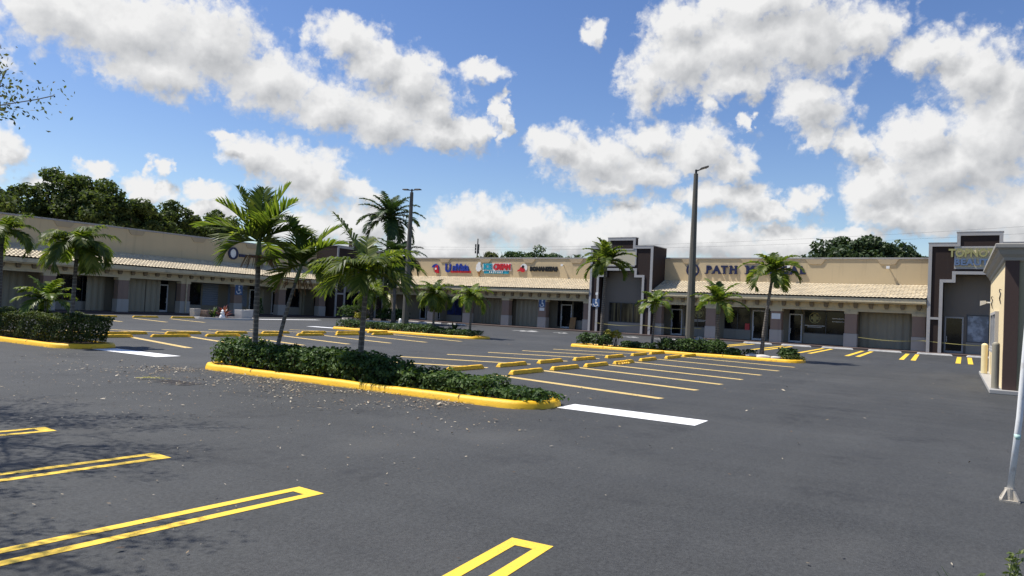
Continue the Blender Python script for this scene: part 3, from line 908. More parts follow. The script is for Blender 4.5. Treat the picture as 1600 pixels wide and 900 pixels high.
shutter(right, TR, D1, 45.6, 49.0); door(right, TR, D1, 49.4, 50.5, glass='glassb', frame='shutterb'); window(right, TR, D1, 50.8, 53.1, .9, 3.1, 1, 'glassb')
shutter(right, TR, D1 - .3, 43.5, 45.4)
window(right, TR, D1, 54.2, 56.2, .3, 3.1, 1, frame='frame', knee=False); door(right, TR, D1, 56.4, 57.4)
t1 = tower(right, TR, 28.65, E1 + .15)
window(t1, TR, E1 + 1.45, 26.35, 30.4, 1.15, 3.15, 2, 'glassc')
t2 = tower(right, TR, -1.5, E1 + .15)
door(t2, TR, E1 + 1.45, -.55, .75, 3.0, 'trim'); window(t2, TR, E1 + 1.45, -3.7, -.75, 1.05, 3.2, 1, 'glassg')
# conduit and wall lamps on the parapet
# downpipes
for a in (1.75, 25.55, 31.85):
    b = MB(TR); b.tube([(a, E1 + .12, 4.2), (a, E1 + .12, 3.8), (a, E1 + .6, 3.5), (a, E1 + .75, 3.3), (a, E1 + .75, .15)], .06, 8); b.build('downpipe', M['trim'], right)

# ---- left wing (faces -Y); a = world X
LO = (45., 61.5, 0)
left = thing('shopping_plaza_wing', 'shaded beige tile roofed shop wing along the left side below the big trees', 'shop building', LO, 0.)
TL = lambda a, d, z: (a - 45., d - 61.5, z)
E2 = 61.5
wing(left, TL, E2, [(4.0, 62.2)], zE=4.18, zR=5.35, zP=7.58, ends=(4.0, 72.0))
D2 = E2 + 3.32
for a in (7.6, 13.6, 19.5, 25.5, 31.4, 37.55, 43.6, 49.6, 55.3, 61.2): column(left, TL, E2, a)
for k, a in enumerate((8.2, 14.2, 20.1, 26.1)):
    window(left, TL, D2, a, a + 2.7, glass='glassb' if k == 2 else 'glass'); shutter(left, TL, D2, a + 3.0, a + 4.6)
window(left, TL, D2, 32.1, 36.9, .9, 3.1, 2); shutter(left, TL, D2 - .5, 35.4, 37.0)
shutter(left, TL, D2 - .9, 38.1, 40.5); shutter(left, TL, D2 - .9, 40.6, 42.0); door(left, TL, D2 - .5, 42.1, 43.05)
window(left, TL, D2, 44.2, 47.0, .9, 3.1, 1); shutter(left, TL, D2, 47.2, 49.0, .9, 3.0, 'shutterb', True)
shutter(left, TL, D2, 50.2, 52.6, .9, 3.0, 'shutterb', True); door(left, TL, D2, 52.9, 53.9); shutter(left, TL, D2, 54.0, 54.8)
door(left, TL, D2, 55.9, 56.9); window(left, TL, D2, 57.2, 59.9, 1.0, 3.1, 1); shutter(left, TL, D2, 60.0, 60.7)
t3 = tower(left, TL, 66.6, E2 + .15, hw=4.2, hs=1.8, zs=8.35, zt=9.1, ow=2.6, os=1.7, panel=False)
window(t3, TL, E2 + 1.45, 64.3, 67.6, .3, 3.1, 2)
door(t3, TL, E2 + 1.45, 67.8, 68.9)
b = MB(TL); b.tube([(43.6, E2 + .1, 4.0), (43.6, E2 + .7, 3.6), (43.6, E2 + .75, .2)], .055, 8); b.build('downpipe', M['fascia'], left)

# ------------------------------------------------------------------ shop signs
def wsign(name, label, y, z, cat='shop sign', D=None, group=None):
    """sign root on the right parapet; children use world-aligned local axes"""
    d = E1 + 3.19 if D is None else D
    p = Matrix.Rotation(RR, 3, 'Z') @ Vector((d - 69.5, y - 27., 0)) + Vector(RO)
    return thing(name, label, cat, (p.x, p.y, z), RR, group)
def disc(parent, name, mat, y, z, r, x0=-.1, x1=-.02, n=28, r_in=0, a0=0, a1=360, sx=1.):
    b = MB(lambda a, d, zz: (d, a, zz))
    if r_in:
        m = n
        rings = []
        for k in range(m + 1):
            t = R(a0 + (a1 - a0) * k / m); c, s = math.cos(t), math.sin(t)
            rings.append([(y + c * r_in * sx, x0, z + s * r_in), (y + c * r * sx, x0, z + s * r), (y + c * r * sx, x1, z + s * r), (y + c * r_in * sx, x1, z + s * r_in)])
        b.loft(rings, cap=abs(a1 - a0) < 359)
    else:
        b.prism([(y + r * sx * math.cos(2 * math.pi * k / n), z + r * math.sin(2 * math.pi * k / n)) for k in range(n)], x0, x1)
    return b.build(name, M[mat], parent)
def poly(parent, name, mat, pts, x0=-.12, x1=-.02):
    b = MB(lambda a, d, zz: (d, a, zz)); b.prism(pts, x0, x1); return b.build(name, M[mat], parent)

s = wsign('shop_sign', 'navy serif PATH MEDICAL lettering with a ring emblem on the right parapet', fY(16.9), 6.67)
PATHY = [4.02, 3.07, 2.12, 1.16, -.42, -1.53, -2.42, -3.15, -3.72, -4.62, -5.42]
for ch, yy in zip('PATHMEDICAL', [3.95, 3.18, 2.42, 1.56, -.02, -.98, -1.86, -2.5, -3.17, -4.0, -4.72]):
    sign_text('letter', ch, .98, M['navy'], s, (-.06, yy, 0), .045, 1, .06, 1.02 if ch != 'M' else .98)
    ser = dict(P=[(-.24, -1)], A=[(-.33, -1), (.33, -1)], T=[(0, -1)], H=[(-.25, -1), (.25, -1), (-.25, 1), (.25, 1)], M=[(-.33, -1), (.33, -1), (-.33, 1), (.33, 1)], I=[(0, -1), (0, 1)], D=[(-.27, -1), (-.27, 1)], E=[(-.24, -1), (-.24, 1)], L=[(-.22, 1)]).get(ch, [])
    if ser:
        bb = MB(lambda a, d, zz: (d, a, zz))
        for (o_, q_) in ser: bb.box(yy - o_ - .15, yy - o_ + .15, -.119, -.003, q_ * .345 - .045, q_ * .345 + .045)
        bb.build('serif', M['navy'], s)
disc(s, 'ring_emblem', 'navy', 5.55, -.05, .66, r_in=.49)
poly(s, 'emblem_figure', 'navy', [(5.2, -.6), (5.3, -.1), (5.45, .15), (5.65, .22), (5.7, .02), (5.55, -.05), (5.5, -.55)])
s = wsign('shop_sign', 'UniVista sign in blue letters with a red underline and a blue and red round emblem', fY(51.1), 6.52)
sign_text('lettering', 'U', 1.35, M['blue'], s, (-.06, 1.15, 0), .05, 1, .06, .95)
sign_text('lettering', 'niVista', 1.12, M['blue'], s, (-.06, -.78, .12), .05, .93, .06, .88)
poly(s, 'red_underline', 'red', [(.72, -.5), (-2.35, -.5), (-2.35, -.27), (.72, -.27)], -.07)
poly(s, 'round_emblem', 'blue', [(3.15 + .62 * math.cos(a), .0 + .55 * math.sin(a)) for a in np.linspace(.5 * math.pi, 1.5 * math.pi, 12)][::-1], -.1)
poly(s, 'round_emblem', 'blue', [(3.15 + .58 * math.cos(a), .52 * math.sin(a)) for a in np.linspace(0.2, 2.9, 10)], -.11)
poly(s, 'round_emblem', 'red', [(2.75 + .52 * math.cos(a), -.08 + .5 * math.sin(a)) for a in np.linspace(-.5 * math.pi - .4, .5 * math.pi, 14)], -.13)
disc(s, 'emblem_centre', 'signw', 3.02, -.05, .13, -.15, -.132)
s = wsign('shop_sign', 'ICE CREAM sign in cyan and red letters beside a soft serve cone', fY(45.6), 6.6)
sign_text('lettering', 'ICE', .92, M['cyan'], s, (-.06, 1.0, .14), .05, .92, .06, .95)
sign_text('lettering', 'CREAM', .92, M['red'], s, (-.06, -1.05, .14), .05, .9, .06, .86)
poly(s, 'sub_panel', 'cyan', [(1.5, -.62), (-2.0, -.62), (-2.0, -.32), (1.5, -.32)], -.06)
sign_text('lettering', 'FACTORY', .27, M['signw'], s, (-.075, -.25, -.47), .012, 1.9, .03, 1.0)
poly(s, 'backing_panel', 'signw', [(1.75, -.36), (1.75, .55), (-2.3, .6), (-2.35, -.3)], -.028, -.015)
poly(s, 'waffle_cone', 'cone', [(1.95, -.2), (2.55, -.2), (2.22, -.95)], -.12)
for (yy, zz, r) in ((2.25, -.02, .38), (2.28, .28, .3), (2.2, .52, .2)): disc(s, 'ice_cream_scoop', 'signw', yy, zz, r, -.14 - r * .1, -.02, 20)
s = wsign('shop_sign', 'small BONANZEAS sign in black letters with a red bird shaped emblem', fY(39.9), 6.58)
sign_text('lettering', 'BONANZEAS', .66, M['black'], s, (-.06, -.75, -.03), .05, 1.03, .05, .9)
poly(s, 'bird_emblem', 'red', [(2.75, -.3), (2.7, -.2), (2.4, -.02), (2.25, .22), (2.05, .22), (1.75, .0), (1.7, -.28), (1.95, -.4), (2.2, -.33), (2.4, -.2), (2.55, -.3)])
disc(s, 'emblem_head', 'black', 1.95, .22, .17, -.14, -.125); disc(s, 'emblem_halo', 'signw', 1.9, .12, .46, -.03, -.015)
s = wsign('shop_sign', 'gold TOPNOTCH over blue BEAUTY lettering on the panel of the dark tower by the kiosk', -1.55, 7.6, D=E1 + .09)
sign_text('lettering', 'TOPNOTCH', .84, M['gold'], s, (-.06, .05, .33), .035, 1.0, .05, .86)
sign_text('lettering', 'BEAUTY', .66, M['pblue'], s, (-.06, .35, -.38), .03, 1.1, .05, 1.05)
def lsign(name, label, x, z, cat='shop sign', D=E2 + 3.19): return thing(name, label, cat, (x, D, z))
s = lsign('shop_sign', 'navy letters and ring emblem half hidden by palm fronds on the left parapet', 52.2, 6.4)
b = MB()
rings = []
for k in range(29):
    t = 2 * math.pi * k / 28; c_, s_ = math.cos(t), math.sin(t)
    rings.append([(-1.75 + c_ * .38, -.12, s_ * .46), (-1.75 + c_ * .62, -.12, s_ * .64), (-1.75 + c_ * .62, -.02, s_ * .64), (-1.75 + c_ * .38, -.02, s_ * .46)])
b.loft(rings, cap=False); b.build('ring_emblem', M['navy'], s)
b = MB(); b.prism([(-1.75 + .38 * math.cos(2 * math.pi * k / 24), .46 * math.sin(2 * math.pi * k / 24)) for k in range(24)], -.05, -.02); b.build('ring_face', M['signw'], s)
for x, w_, zz in ((-1.0, 1.0, -.3), (.3, .9, -.25), (1.75, 1.0, -.22)):
    b = MB(); b.box(x, x + w_, -.12, -.02, zz, zz + .3); b.build('letter_stroke', M['navy'], s)

# shopfront decals and small plates
def plate(name, label, cat, y, z, w, h, D, mat, extra=None, group=None):
    s = wsign(name, label, y, z, cat, D, group)
    poly(s, 'plate', mat, [(w / 2, -h / 2), (-w / 2, -h / 2), (-w / 2, h / 2), (w / 2, h / 2)], -.03, -.002)
    return s
def wheelchair_icon(s, k, x=-.036):
    disc(s, 'wheelchair_symbol', 'signw', -.02 * k, .30 * k, .08 * k, x, -.031)
    disc(s, 'wheelchair_symbol', 'signw', .03 * k, -.12 * k, .24 * k, x, -.031, 20, .17 * k, 100, 370)
    poly(s, 'wheelchair_symbol', 'signw', [(.04 * k, .2 * k), (-.04 * k, .2 * k), (-.05 * k, 0), (-.18 * k, 0), (-.28 * k, -.28 * k), (-.2 * k, -.3 * k), (-.12 * k, -.07 * k), (.05 * k, -.07 * k)], x, -.031)
for (y, lab) in ((31.2, 'blue wheelchair parking sign on the left pier of the central stepped tower'), (38.1, 'blue wheelchair parking sign on the mauve column beside the closed shutter')):
    s = plate('parking_sign', lab, 'parking sign', y, 3.0 if y < 35 else 2.72, .8, .8, E1 + .04 if y < 35 else E1 + .88, 'adablue', group='wheelchair parking signs')
    wheelchair_icon(s, 1.05)
    if y > 35: poly(s, 'lower_plate', 'signw', [(.3, -.78), (-.3, -.78), (-.3, -.45), (.3, -.45)], -.03, -.002)
s = lsign('parking_sign', 'blue wheelchair parking sign on the mauve column of the left wing', 49.6, 2.6, 'parking sign', E2 + .88); s.rotation_euler = (0, 0, R(90)); s['group'] = 'wheelchair parking signs'
poly(s, 'plate', 'adablue', [(.45, -.5), (-.45, -.5), (-.45, .5), (.45, .5)], -.03, -.002); wheelchair_icon(s, 1.15)
# window decals: cross emblem and thin white lines of lettering too small to read
for (y, lab) in ((10.9, 'gold cross emblem decal on the dark window nearest the shutter'), (21.6, 'faint gold cross emblem decal on the window left of the tall light pole')):
    s = wsign('window_decal', lab, y, 2.45, 'window decal', D1 - .042)
    disc(s, 'decal_ring', 'gold', 0, 0, .48, -.006, -.002, 28, .42)
    b = MB(lambda a, d, zz: (d, a, zz))
    b.box(-.13, .13, -.008, -.002, .131, .34); b.box(-.34, .34, -.008, -.002, -.13, .13); b.box(-.13, .13, -.008, -.002, -.34, -.131); b.build('decal_cross', M['gold'], s)
    b = MB(lambda a, d, zz: (d, a, zz)); b.box(-.85, .85, -.006, -.002, -.72, -.66); b.box(-.6, .6, -.006, -.002, -.84, -.79); b.build('decal_line', M['frame'], s)
s = wsign('window_decal', 'white decal lines on the dark window beside the mauve column', 8.95, 2.3, 'window decal', D1 - .042)
b = MB(lambda a, d, zz: (d, a, zz)); b.box(-.5, .5, -.006, -.002, .12, .2); b.box(-.5, .5, -.006, -.002, -.14, -.08); b.build('decal_line', M['frame'], s)
s = plate('address_plate', 'small pale plate with two dark digits on the mauve column left of the white door', 'number plate', 13.67, 2.45, .75, .5, E1 + .88, 'signw')
s = plate('notice', 'small red notice on the shop window left of the white framed door', 'notice', 16.85, 1.35, .42, .6, D1 - .09, 'red')
# leaning board by the left door of the right wing
b = MB(); b.box(-.02, .02, -.35, .35, 0, 1.25)
o = b.build('leaning_board', M['cone']); o.location = (71.15, 35.3, .147); o.rotation_euler = (0, R(12), RR); tag(o, 'brown board leaning under the dark window beside the shop door', 'board')
# caution tapes
def tape(label, pts):
    b = MB(); rings = []
    for i in range(len(pts) - 1):
        p, q = Vector(pts[i]), Vector(pts[i + 1]); n = 10
        for k in range(n + (i == len(pts) - 2)):
            t = k / n; c = p.lerp(q, t); c.z -= .14 * math.sin(math.pi * t); tw = .5 * math.sin(5 * t + i)
            rings.append([(c.x - .01 * tw, c.y, c.z - .022), (c.x + .006, c.y, c.z - .022), (c.x + .01 * tw, c.y, c.z + .022), (c.x + .004, c.y, c.z + .022)])
    b.loft(rings)
    tag(b.build('caution_tape', M['tape']), label, 'caution tape', 'yellow caution tapes')
tape('yellow caution tape strung across the front of the central stepped tower', [(67.7, 31.0, 1.0), (67.9, 25.9, 1.0), (68.2, 20.4, 1.0)])
tape('yellow caution tape strung across the front of the dark tower by the kiosk', [(66.9, 6.9, 1.0), (66.9, 2.2, 1.0), (66.6, -4.6, 1.0)])

# wall lamps
def lamp_small(label, loc, rot):
    t = thing('floodlight', label, 'wall lamp', loc, rot)
    b = MB(); b.box(-.03, .03, -.03, .2, -.03, .03); b.build('bracket', M['signw'], t)
    b = MB(); b.loft([[(-.07, .2, -.06), (.07, .2, -.06), (.07, .2, .08), (-.07, .2, .08)], [(-.13, .42, -.16), (.13, .42, -.16), (.13, .42, .06), (-.13, .42, .06)]]); b.build('lamp_head', M['signw'], t)
lamp_small('small white floodlight on the left pier of the central tower', (68.0, 30.9, 3.95), R(90) + RR)
for i, (y, lab) in enumerate(((13.2, 'small pale wall lamp on the right parapet behind the palm'), (5.1, 'small pale wall lamp on the right parapet above the shutter'), (37.0, 'small pale wall lamp on the parapet right of the BONANZEAS sign'))):
    p = Matrix.Rotation(RR, 3, 'Z') @ Vector((E1 + 3.2 - 69.5, y - 27, 0)) + Vector(RO)
    lamp_small(lab, (p.x, p.y, 7.05), R(90) + RR)
# ------------------------------------------------------------------ kiosk at the right
kx0, kx1, ky0, ky1 = 28.66, 40.5, -9.5, -1.33
k = thing('drive_through_building', 'small cream drive through building with grey flared cornice at the right edge', 'building', (kx0, ky1, 0))
lx = lambda x: x - kx0
ly = lambda y: y - ky1
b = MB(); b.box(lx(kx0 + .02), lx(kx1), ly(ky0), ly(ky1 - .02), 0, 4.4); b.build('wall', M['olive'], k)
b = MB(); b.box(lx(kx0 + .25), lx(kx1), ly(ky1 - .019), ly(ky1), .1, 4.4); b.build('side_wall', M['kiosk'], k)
b = MB(); b.box(lx(kx0 - .04), lx(kx0 + .24), ly(ky1 - .37), ly(ky1 + .005), .1, 4.4); b.build('corner_pilaster', M['kbrown'], k)
b = MB(); b.box(lx(kx0 - .25), lx(kx1 + .3), ly(ky0), ly(ky1 + .36), 0, .14); b.build('plinth', M['walk'], k, False, .02)
# flared cornice: profile swept along the two visible sides
prof = [(0.006, 4.30), (.05, 4.33), (.07, 4.42), (.16, 4.52), (.22, 4.66), (.31, 4.72), (.31, 4.84), (.27, 4.86), (-.3, 4.86), (-.3, 4.30)]
rings = [[(lx(kx1), ly(ky1) + o, z) for o, z in prof], [(lx(kx0) - o, ly(ky1) + o, z) for o, z in prof], [(lx(kx0) - o, ly(ky0), z) for o, z in prof]]
b = MB(); b.loft(rings); b.build('cornice', M['kcorn'], k, False, .012)
b = MB(); b.box(lx(kx0 + .3), lx(kx1), ly(ky0), ly(ky1 - .3), 4.5, 4.8); b.build('roof', M['coping'], k)
w = MB()
wx0, wx1, wz0, wz1 = lx(32.2), lx(36.6), 1.3, 2.75
for (a, c, d, e) in ((wx0, wx1, wz0, wz0 + .1), (wx0, wx1, wz1 - .1, wz1), (wx0, wx0 + .1, wz0 + .101, wz1 - .101), (wx1 - .1, wx1, wz0 + .101, wz1 - .101), ((wx0 + wx1) / 2 - .07, (wx0 + wx1) / 2 + .07, wz0 + .101, wz1 - .101)):
    w.box(a, c, .002, .12, d, e)
w = w.build('window', M['trim'], k)
b = MB(); b.box(wx0 + .05, wx1 - .05, .004, .05, wz0 + .05, wz1 - .05); b.build('pane', M['glassg'], w)
b = MB(); b.box(wx0 - .05, wx1 + .05, .002, .14, wz0 - .1, wz0 - .002); b.build('counter_shelf', M['trim'], w)
for i, (x, lab) in enumerate(((30.3, 'near'), (36.9, 'far'))):
    t = thing('wall_sconce', f'dark scrolled iron ornament on the cream kiosk wall, the one at its {lab} end', 'wall ornament', (x, ky1, 3.2), 0, 'scrolled ornaments on the kiosk wall')
    b = MB()
    b.tube([(0, .03, .4), (.05, .12, .45), (.12, .14, .38), (.08, .12, .28), (0, .08, .2), (-.06, .1, .05), (0, .12, -.08), (.06, .1, -.2), (0, .08, -.32), (-.05, .06, -.42)], [.02, .025, .03, .035, .04, .04, .04, .035, .03, .015], 6)
    o = b.build('scroll', M['lampm'], t); o.scale = (.6, .6, .6)
lamp_small('white floodlight at the far end of the cream kiosk wall', (39.6, ky1, 3.3), 0)
lamp_small('white floodlight on the olive front of the kiosk', (kx0, -2.35, 3.65), R(90))
def bollard(x, y, h, r, label, mat):
    t = thing('bollard', label, 'bollard', (x, y, .14), 0, 'bollards beside the kiosk')
    b = MB(); n = 18
    b.loft([[(q * r * math.cos(2 * math.pi * j / n), q * r * math.sin(2 * math.pi * j / n), z) for j in range(n)] for q, z in ((1, 0), (1, h - .06), (.9, h - .02), (.55, h + .015), (.1, h + .03))])
    b.build('post', M[mat], t, False)
    b = MB(); b.cyl(0, 0, -.0, .02, r * 1.18, r * 1.18, 18); b.build('foot_ring', M['walk'], t)
bollard(28.95, -1.14, 1.5, .11, 'near bollard toned down as in shade at the front corner of the kiosk', 'bollshade')
bollard(38.4, -1.1, 1.3, .125, 'far pale yellow bollard at the back end of the kiosk wall', 'bollard')

# ------------------------------------------------------------------ light poles
def light_pole(label, x, y, h, heads):
    t = thing('light_pole', label, 'light pole', (x, y, .1), 0, 'concrete light poles')
    b = MB(); n = 8
    b.loft([[(q * math.cos(2 * math.pi * (j + .5) / n), q * math.sin(2 * math.pi * (j + .5) / n), z) for j in range(n)] for q, z in ((.25, -.05), (.25, .0), (.12, h))])
    b.build('pole', M['polec'], t, False, .01)
    b = MB(); b.cyl(0, 0, h, h + .22, .06, .06, 10); b.build('tenon', M['lampm'], t)
    for (dx, dy, up) in heads:
        d = Vector((dx, dy, 0)).normalized(); s_ = Vector((-d.y, d.x, 0))
        b = MB(); b.tube([Vector((0, 0, h + .14)), d * .22 + Vector((0, 0, h + .16 + up * .3))], .035, 8); arm = b.build('arm', M['lampm'], t)
        c0 = d * .2 + Vector((0, 0, h + .15 + up * .3)); c1 = d * .66 + Vector((0, 0, h + .16 + up))
        b = MB()
        rings = []
        for c, w, th in ((c0, .12, .05), (c0.lerp(c1, .15), .19, .07), (c0.lerp(c1, .9), .19, .06), (c1, .15, .04)):
            rings.append([tuple(c + s_ * w), tuple(c - s_ * w), tuple(c - s_ * w * .85 + Vector((0, 0, th))), tuple(c + s_ * w * .85 + Vector((0, 0, th)))])
        b.loft(rings); b.build('lamp_head', M['lampm'], t)
        b = MB(); b.box(-.1, .1, -.1, .1, 0, .012); o = b.build('lamp_lens', M['glassg'], t); o.location = c0.lerp(c1, .55) + Vector((0, 0, -.012)); o.rotation_euler = (0, 0, math.atan2(d.y, d.x))
light_pole('tall bare concrete light pole with one lamp head before the PATH MEDICAL sign', 39.3, 12.37, 9.75, [(.35, -1, .22)])
light_pole('concrete light pole with two lamp heads standing among the palms', 39.3, 32.15, 9.55, [(.3, -1, .02), (-.3, 1, .0)])

# leaning bare sign post at the right
t = thing('sign_post', 'leaning bare white steel post on a small cast foot at the right edge', 'post', (10.69, -.6, 0), 0)
b = MB(); n = 14; lean = .062
b.tube([(0, 0, .1), (.0, -.04 - lean * .9 + .02, 1.0), (0, -lean * 2.2, 2.2), (0, -lean * 3.0 - .01, 3.0)], .035, n); b.build('post', M['galv'], t, True)
b = MB(); b.tube([(0, -.057, .74), (0, -.060, .80)], .0365, n); b.build('tape_band', M['teal'], t, True)
b = MB(); b.box(-.10, .10, -.10, .10, 0, .02); b.cyl(0, 0, .02, .15, .062, .055, 14)
for a in range(4):
    c_, s_ = math.cos(a * math.pi / 2 + .78), math.sin(a * math.pi / 2 + .78)
    b.loft([[(c_ * .055 - s_ * .012, s_ * .055 + c_ * .012, .021), (c_ * .055 + s_ * .012, s_ * .055 - c_ * .012, .021), (c_ * .055 + s_ * .012, s_ * .055 - c_ * .012, .14), (c_ * .055 - s_ * .012, s_ * .055 + c_ * .012, .14)],
            [(c_ * .125 - s_ * .012, s_ * .125 + c_ * .012, .021), (c_ * .125 + s_ * .012, s_ * .125 - c_ * .012, .021), (c_ * .125 + s_ * .012, s_ * .125 - c_ * .012, .03), (c_ * .125 - s_ * .012, s_ * .125 + c_ * .012, .03)]])
b.build('cast_foot', M['rust'], t)

# ------------------------------------------------------------------ palms
u = math.pi
cam_az = .544
RT = cam_az - u / 2            # picture right
LT = cam_az + u / 2            # picture left
TO = cam_az + u                # towards the camera
AW = cam_az
GP = 'palms on the near island'
make_palm('tallest palm of the near island, with stiff upright fronds and a grey ringed trunk', (13.6, 16.3, .1), 2.95, .085, (.03, .1), seed=21, group=GP, wid=.066, nl=22, fwd0=.85, stalks=4,
          fronds=[(LT - .3, 1.20, 1.7, .3), (RT + .3, 1.28, 1.8, .3), (AW + .2, 1.5, 1.5, .3), (RT - .4, .98, 1.6, .5), (LT + .5, .95, 1.5, .6), (LT + .05, .55, 1.75, .9), (TO + .6, .9, 1.3, 1.1), (AW - .5, .9, 1.5, 1.),
                  (RT + .1, .62, 1.5, 1.15), (TO - .5, .45, 1.25, 1.4), (LT + .3, .05, 1.2, 1.5), (RT - .2, .05, 1.25, 1.5), (AW, .2, 1.3, 1.5)], lw=.82, vee=.5, hang=.22)
make_palm('thin leaning palm of the near island between the two others', (13.6, 15.5, .1), 2.35, .06, (.35, -.25), seed=22, group=GP, wid=.06, nl=23, fwd0=.75, curve=.5, stalks=3,
          fronds=[(LT - .3, 1.35, 1.45, .5), (RT + .2, 1.1, 1.5, .6), (RT - .3, .8, 1.5, .9), (AW + .3, 1.2, 1.4, .7), (TO + .2, .8, 1.1, 1.2), (LT + .2, .5, 1.1, 1.3), (RT + .1, .15, 1.35, 1.25), (RT - .5, -.1, 1.2, 1.3), (LT - .4, -.1, 1.0, 1.4), (AW - .3, .3, 1.2, 1.4)], lw=.72, vee=.45, hang=.25)
make_palm('bushy palm of the near island with wide drooping fronds nearest the camera', (13.6, 12.5, .1), 2.15, .082, (-.02, -.1), seed=23, group=GP, wid=.06, nl=23, fwd0=.75,
          fronds=[(LT - .15, 1.15, 1.75, .4), (LT + .5, .55, 1.45, 1.15), (LT + .1, .42, 1.6, 1.25), (LT - .3, .15, 1.4, 1.4), (RT + .1, .62, 1.55, 1.45), (RT - .3, .85, 1.5, 1.2), (RT + .35, .25, 1.45, 1.45), (RT, -.05, 1.3, 1.3), (AW + .3, 1.1, 1.5, .9), (AW - .4, .7, 1.5, 1.2),
                  (TO + .4, .75, 1.2, 1.3), (TO - .5, .6, 1.3, 1.5), (TO, .1, 1.0, 1.4), (RT - .6, .35, 1.5, 1.5), (LT + .9, .2, 1.2, 1.5), (AW + .9, .5, 1.4, 1.2), (RT + .7, .9, 1.4, 1.3)], lw=.66, vee=.35, hang=.5)
GL = 'palms on the clipped hedge island'
make_palm('drooping palm with a dark slim trunk rising from the clipped hedge', (14.1, 26.45, .1), 2.95, .085, (.06, .02), seed=31, group=GL, L=1.6, lw=.55, nf=19, wid=.075, el=(1.1, -.1), droop=(1.4, 2.2), vee=.25, hang=.55)
make_palm('palm with its crown cut by the left edge of the picture', (14.0, 31.35, .1), 3.5, .09, (0, .1), seed=32, group=GL, wid=.075, L=1.6, lw=.5, nf=15, el=(1.1, -.3), droop=(1.1, 2.0), vee=.3, hang=.5)
make_palm('small yellow green clump palm standing low in the clipped hedge', (14.3, 28.6, .1), 1.15, .05, (0, 0), seed=33, group=GL, wid=.07, L=1.3, lw=.4, nf=13, el=(1.3, .1), droop=(.8, 1.6), mat='palmy', vee=.3, hang=.4, shaft=.3)
GRP = 'palms on the far islands'
make_palm('palm before the central stepped tower with a round bushy crown', (39.2, 17.55, .1), 4.35, .11, (.1, -.05), seed=41, group=GRP, L=1.85, lw=.55, nf=20, el=(1.45, -.1), droop=(.8, 1.7), vee=.45, wid=.10, mat='palm', nl=28)
make_palm('short young palm with a bright crown right of the stepped tower', (39.3, 14.5, .1), 2.1, .075, (.05, -.08), seed=42, group=GRP, L=1.35, lw=.45, nf=11, el=(1.2, .1), droop=(1.0, 1.7), mat='palmy', vee=.3, wid=.095, nl=22)
make_palm('mid height palm with yellow green fronds right of the tall light pole', (39.4, 10.9, .1), 2.15, .13, (0, 0), seed=43, group=GRP, L=1.7, lw=.5, nf=14, el=(1.35, .0), droop=(.7, 1.5), mat='palmy', vee=.35, wid=.095, shaft=.7, nl=24)
make_palm('tall palm with a pale slender curved trunk near the right end of the far island', (39.3, 8.55, .1), 4.0, .10, (.15, -.35), seed=44, group=GRP, L=1.8, lw=.55, nf=15, el=(1.35, .0), droop=(1.1, 2.0), vee=.4, wid=.095, curve=.4, nl=24)
make_palm('weeping palm right of the shorter light pole', (39.3, 29.75, .1), 2.2, .09, (0, 0), seed=45, group=GRP, L=1.75, lw=.5, nf=17, el=(1.25, -.3), droop=(1.2, 2.2), vee=.3, hang=.55, wid=.095, nl=22)
make_palm('small arching palm at the right end of the light pole island', (39.4, 26.85, .1), 2.05, .085, (0, 0), seed=46, group=GRP, L=1.75, lw=.45, nf=14, el=(1.2, .1), droop=(1.2, 1.9), vee=.3, hang=.5, wid=.095, mat='palmy', nl=22)
make_palm('tall royal palm rising behind the near palms by the corner tower', (59.5, 51.6, 0), 9.9, .22, (.1, 0), seed=47, group='tall palms by the corner', L=3.9, lw=1.0, nf=22, el=(1.3, -.35), droop=(.7, 1.6), mat='royal', vee=.4, wid=.14, shaft=1.3, nl=34)
make_palm('lower dense palm in the corner bed below the royal palm', (57.5, 48.6, 0), 5.9, .2, (0, 0), seed=48, group='tall palms by the corner', L=3.5, lw=1.0, nf=26, el=(1.3, -.6), droop=(.9, 1.9), mat='royal', vee=.3, wid=.15, shaft=.8, nl=30)

make_palm('low drooping palm clump in the corner bed behind the bushy near palm', (57.8, 51.8, 0), 2.6, .16, (0, 0), seed=50, group='tall palms by the corner', L=3.0, lw=.8, nf=18, el=(1.2, -.2), droop=(1.2, 2.2), mat='palmy', vee=.3, hang=.5, wid=.13, shaft=.5, nl=26)

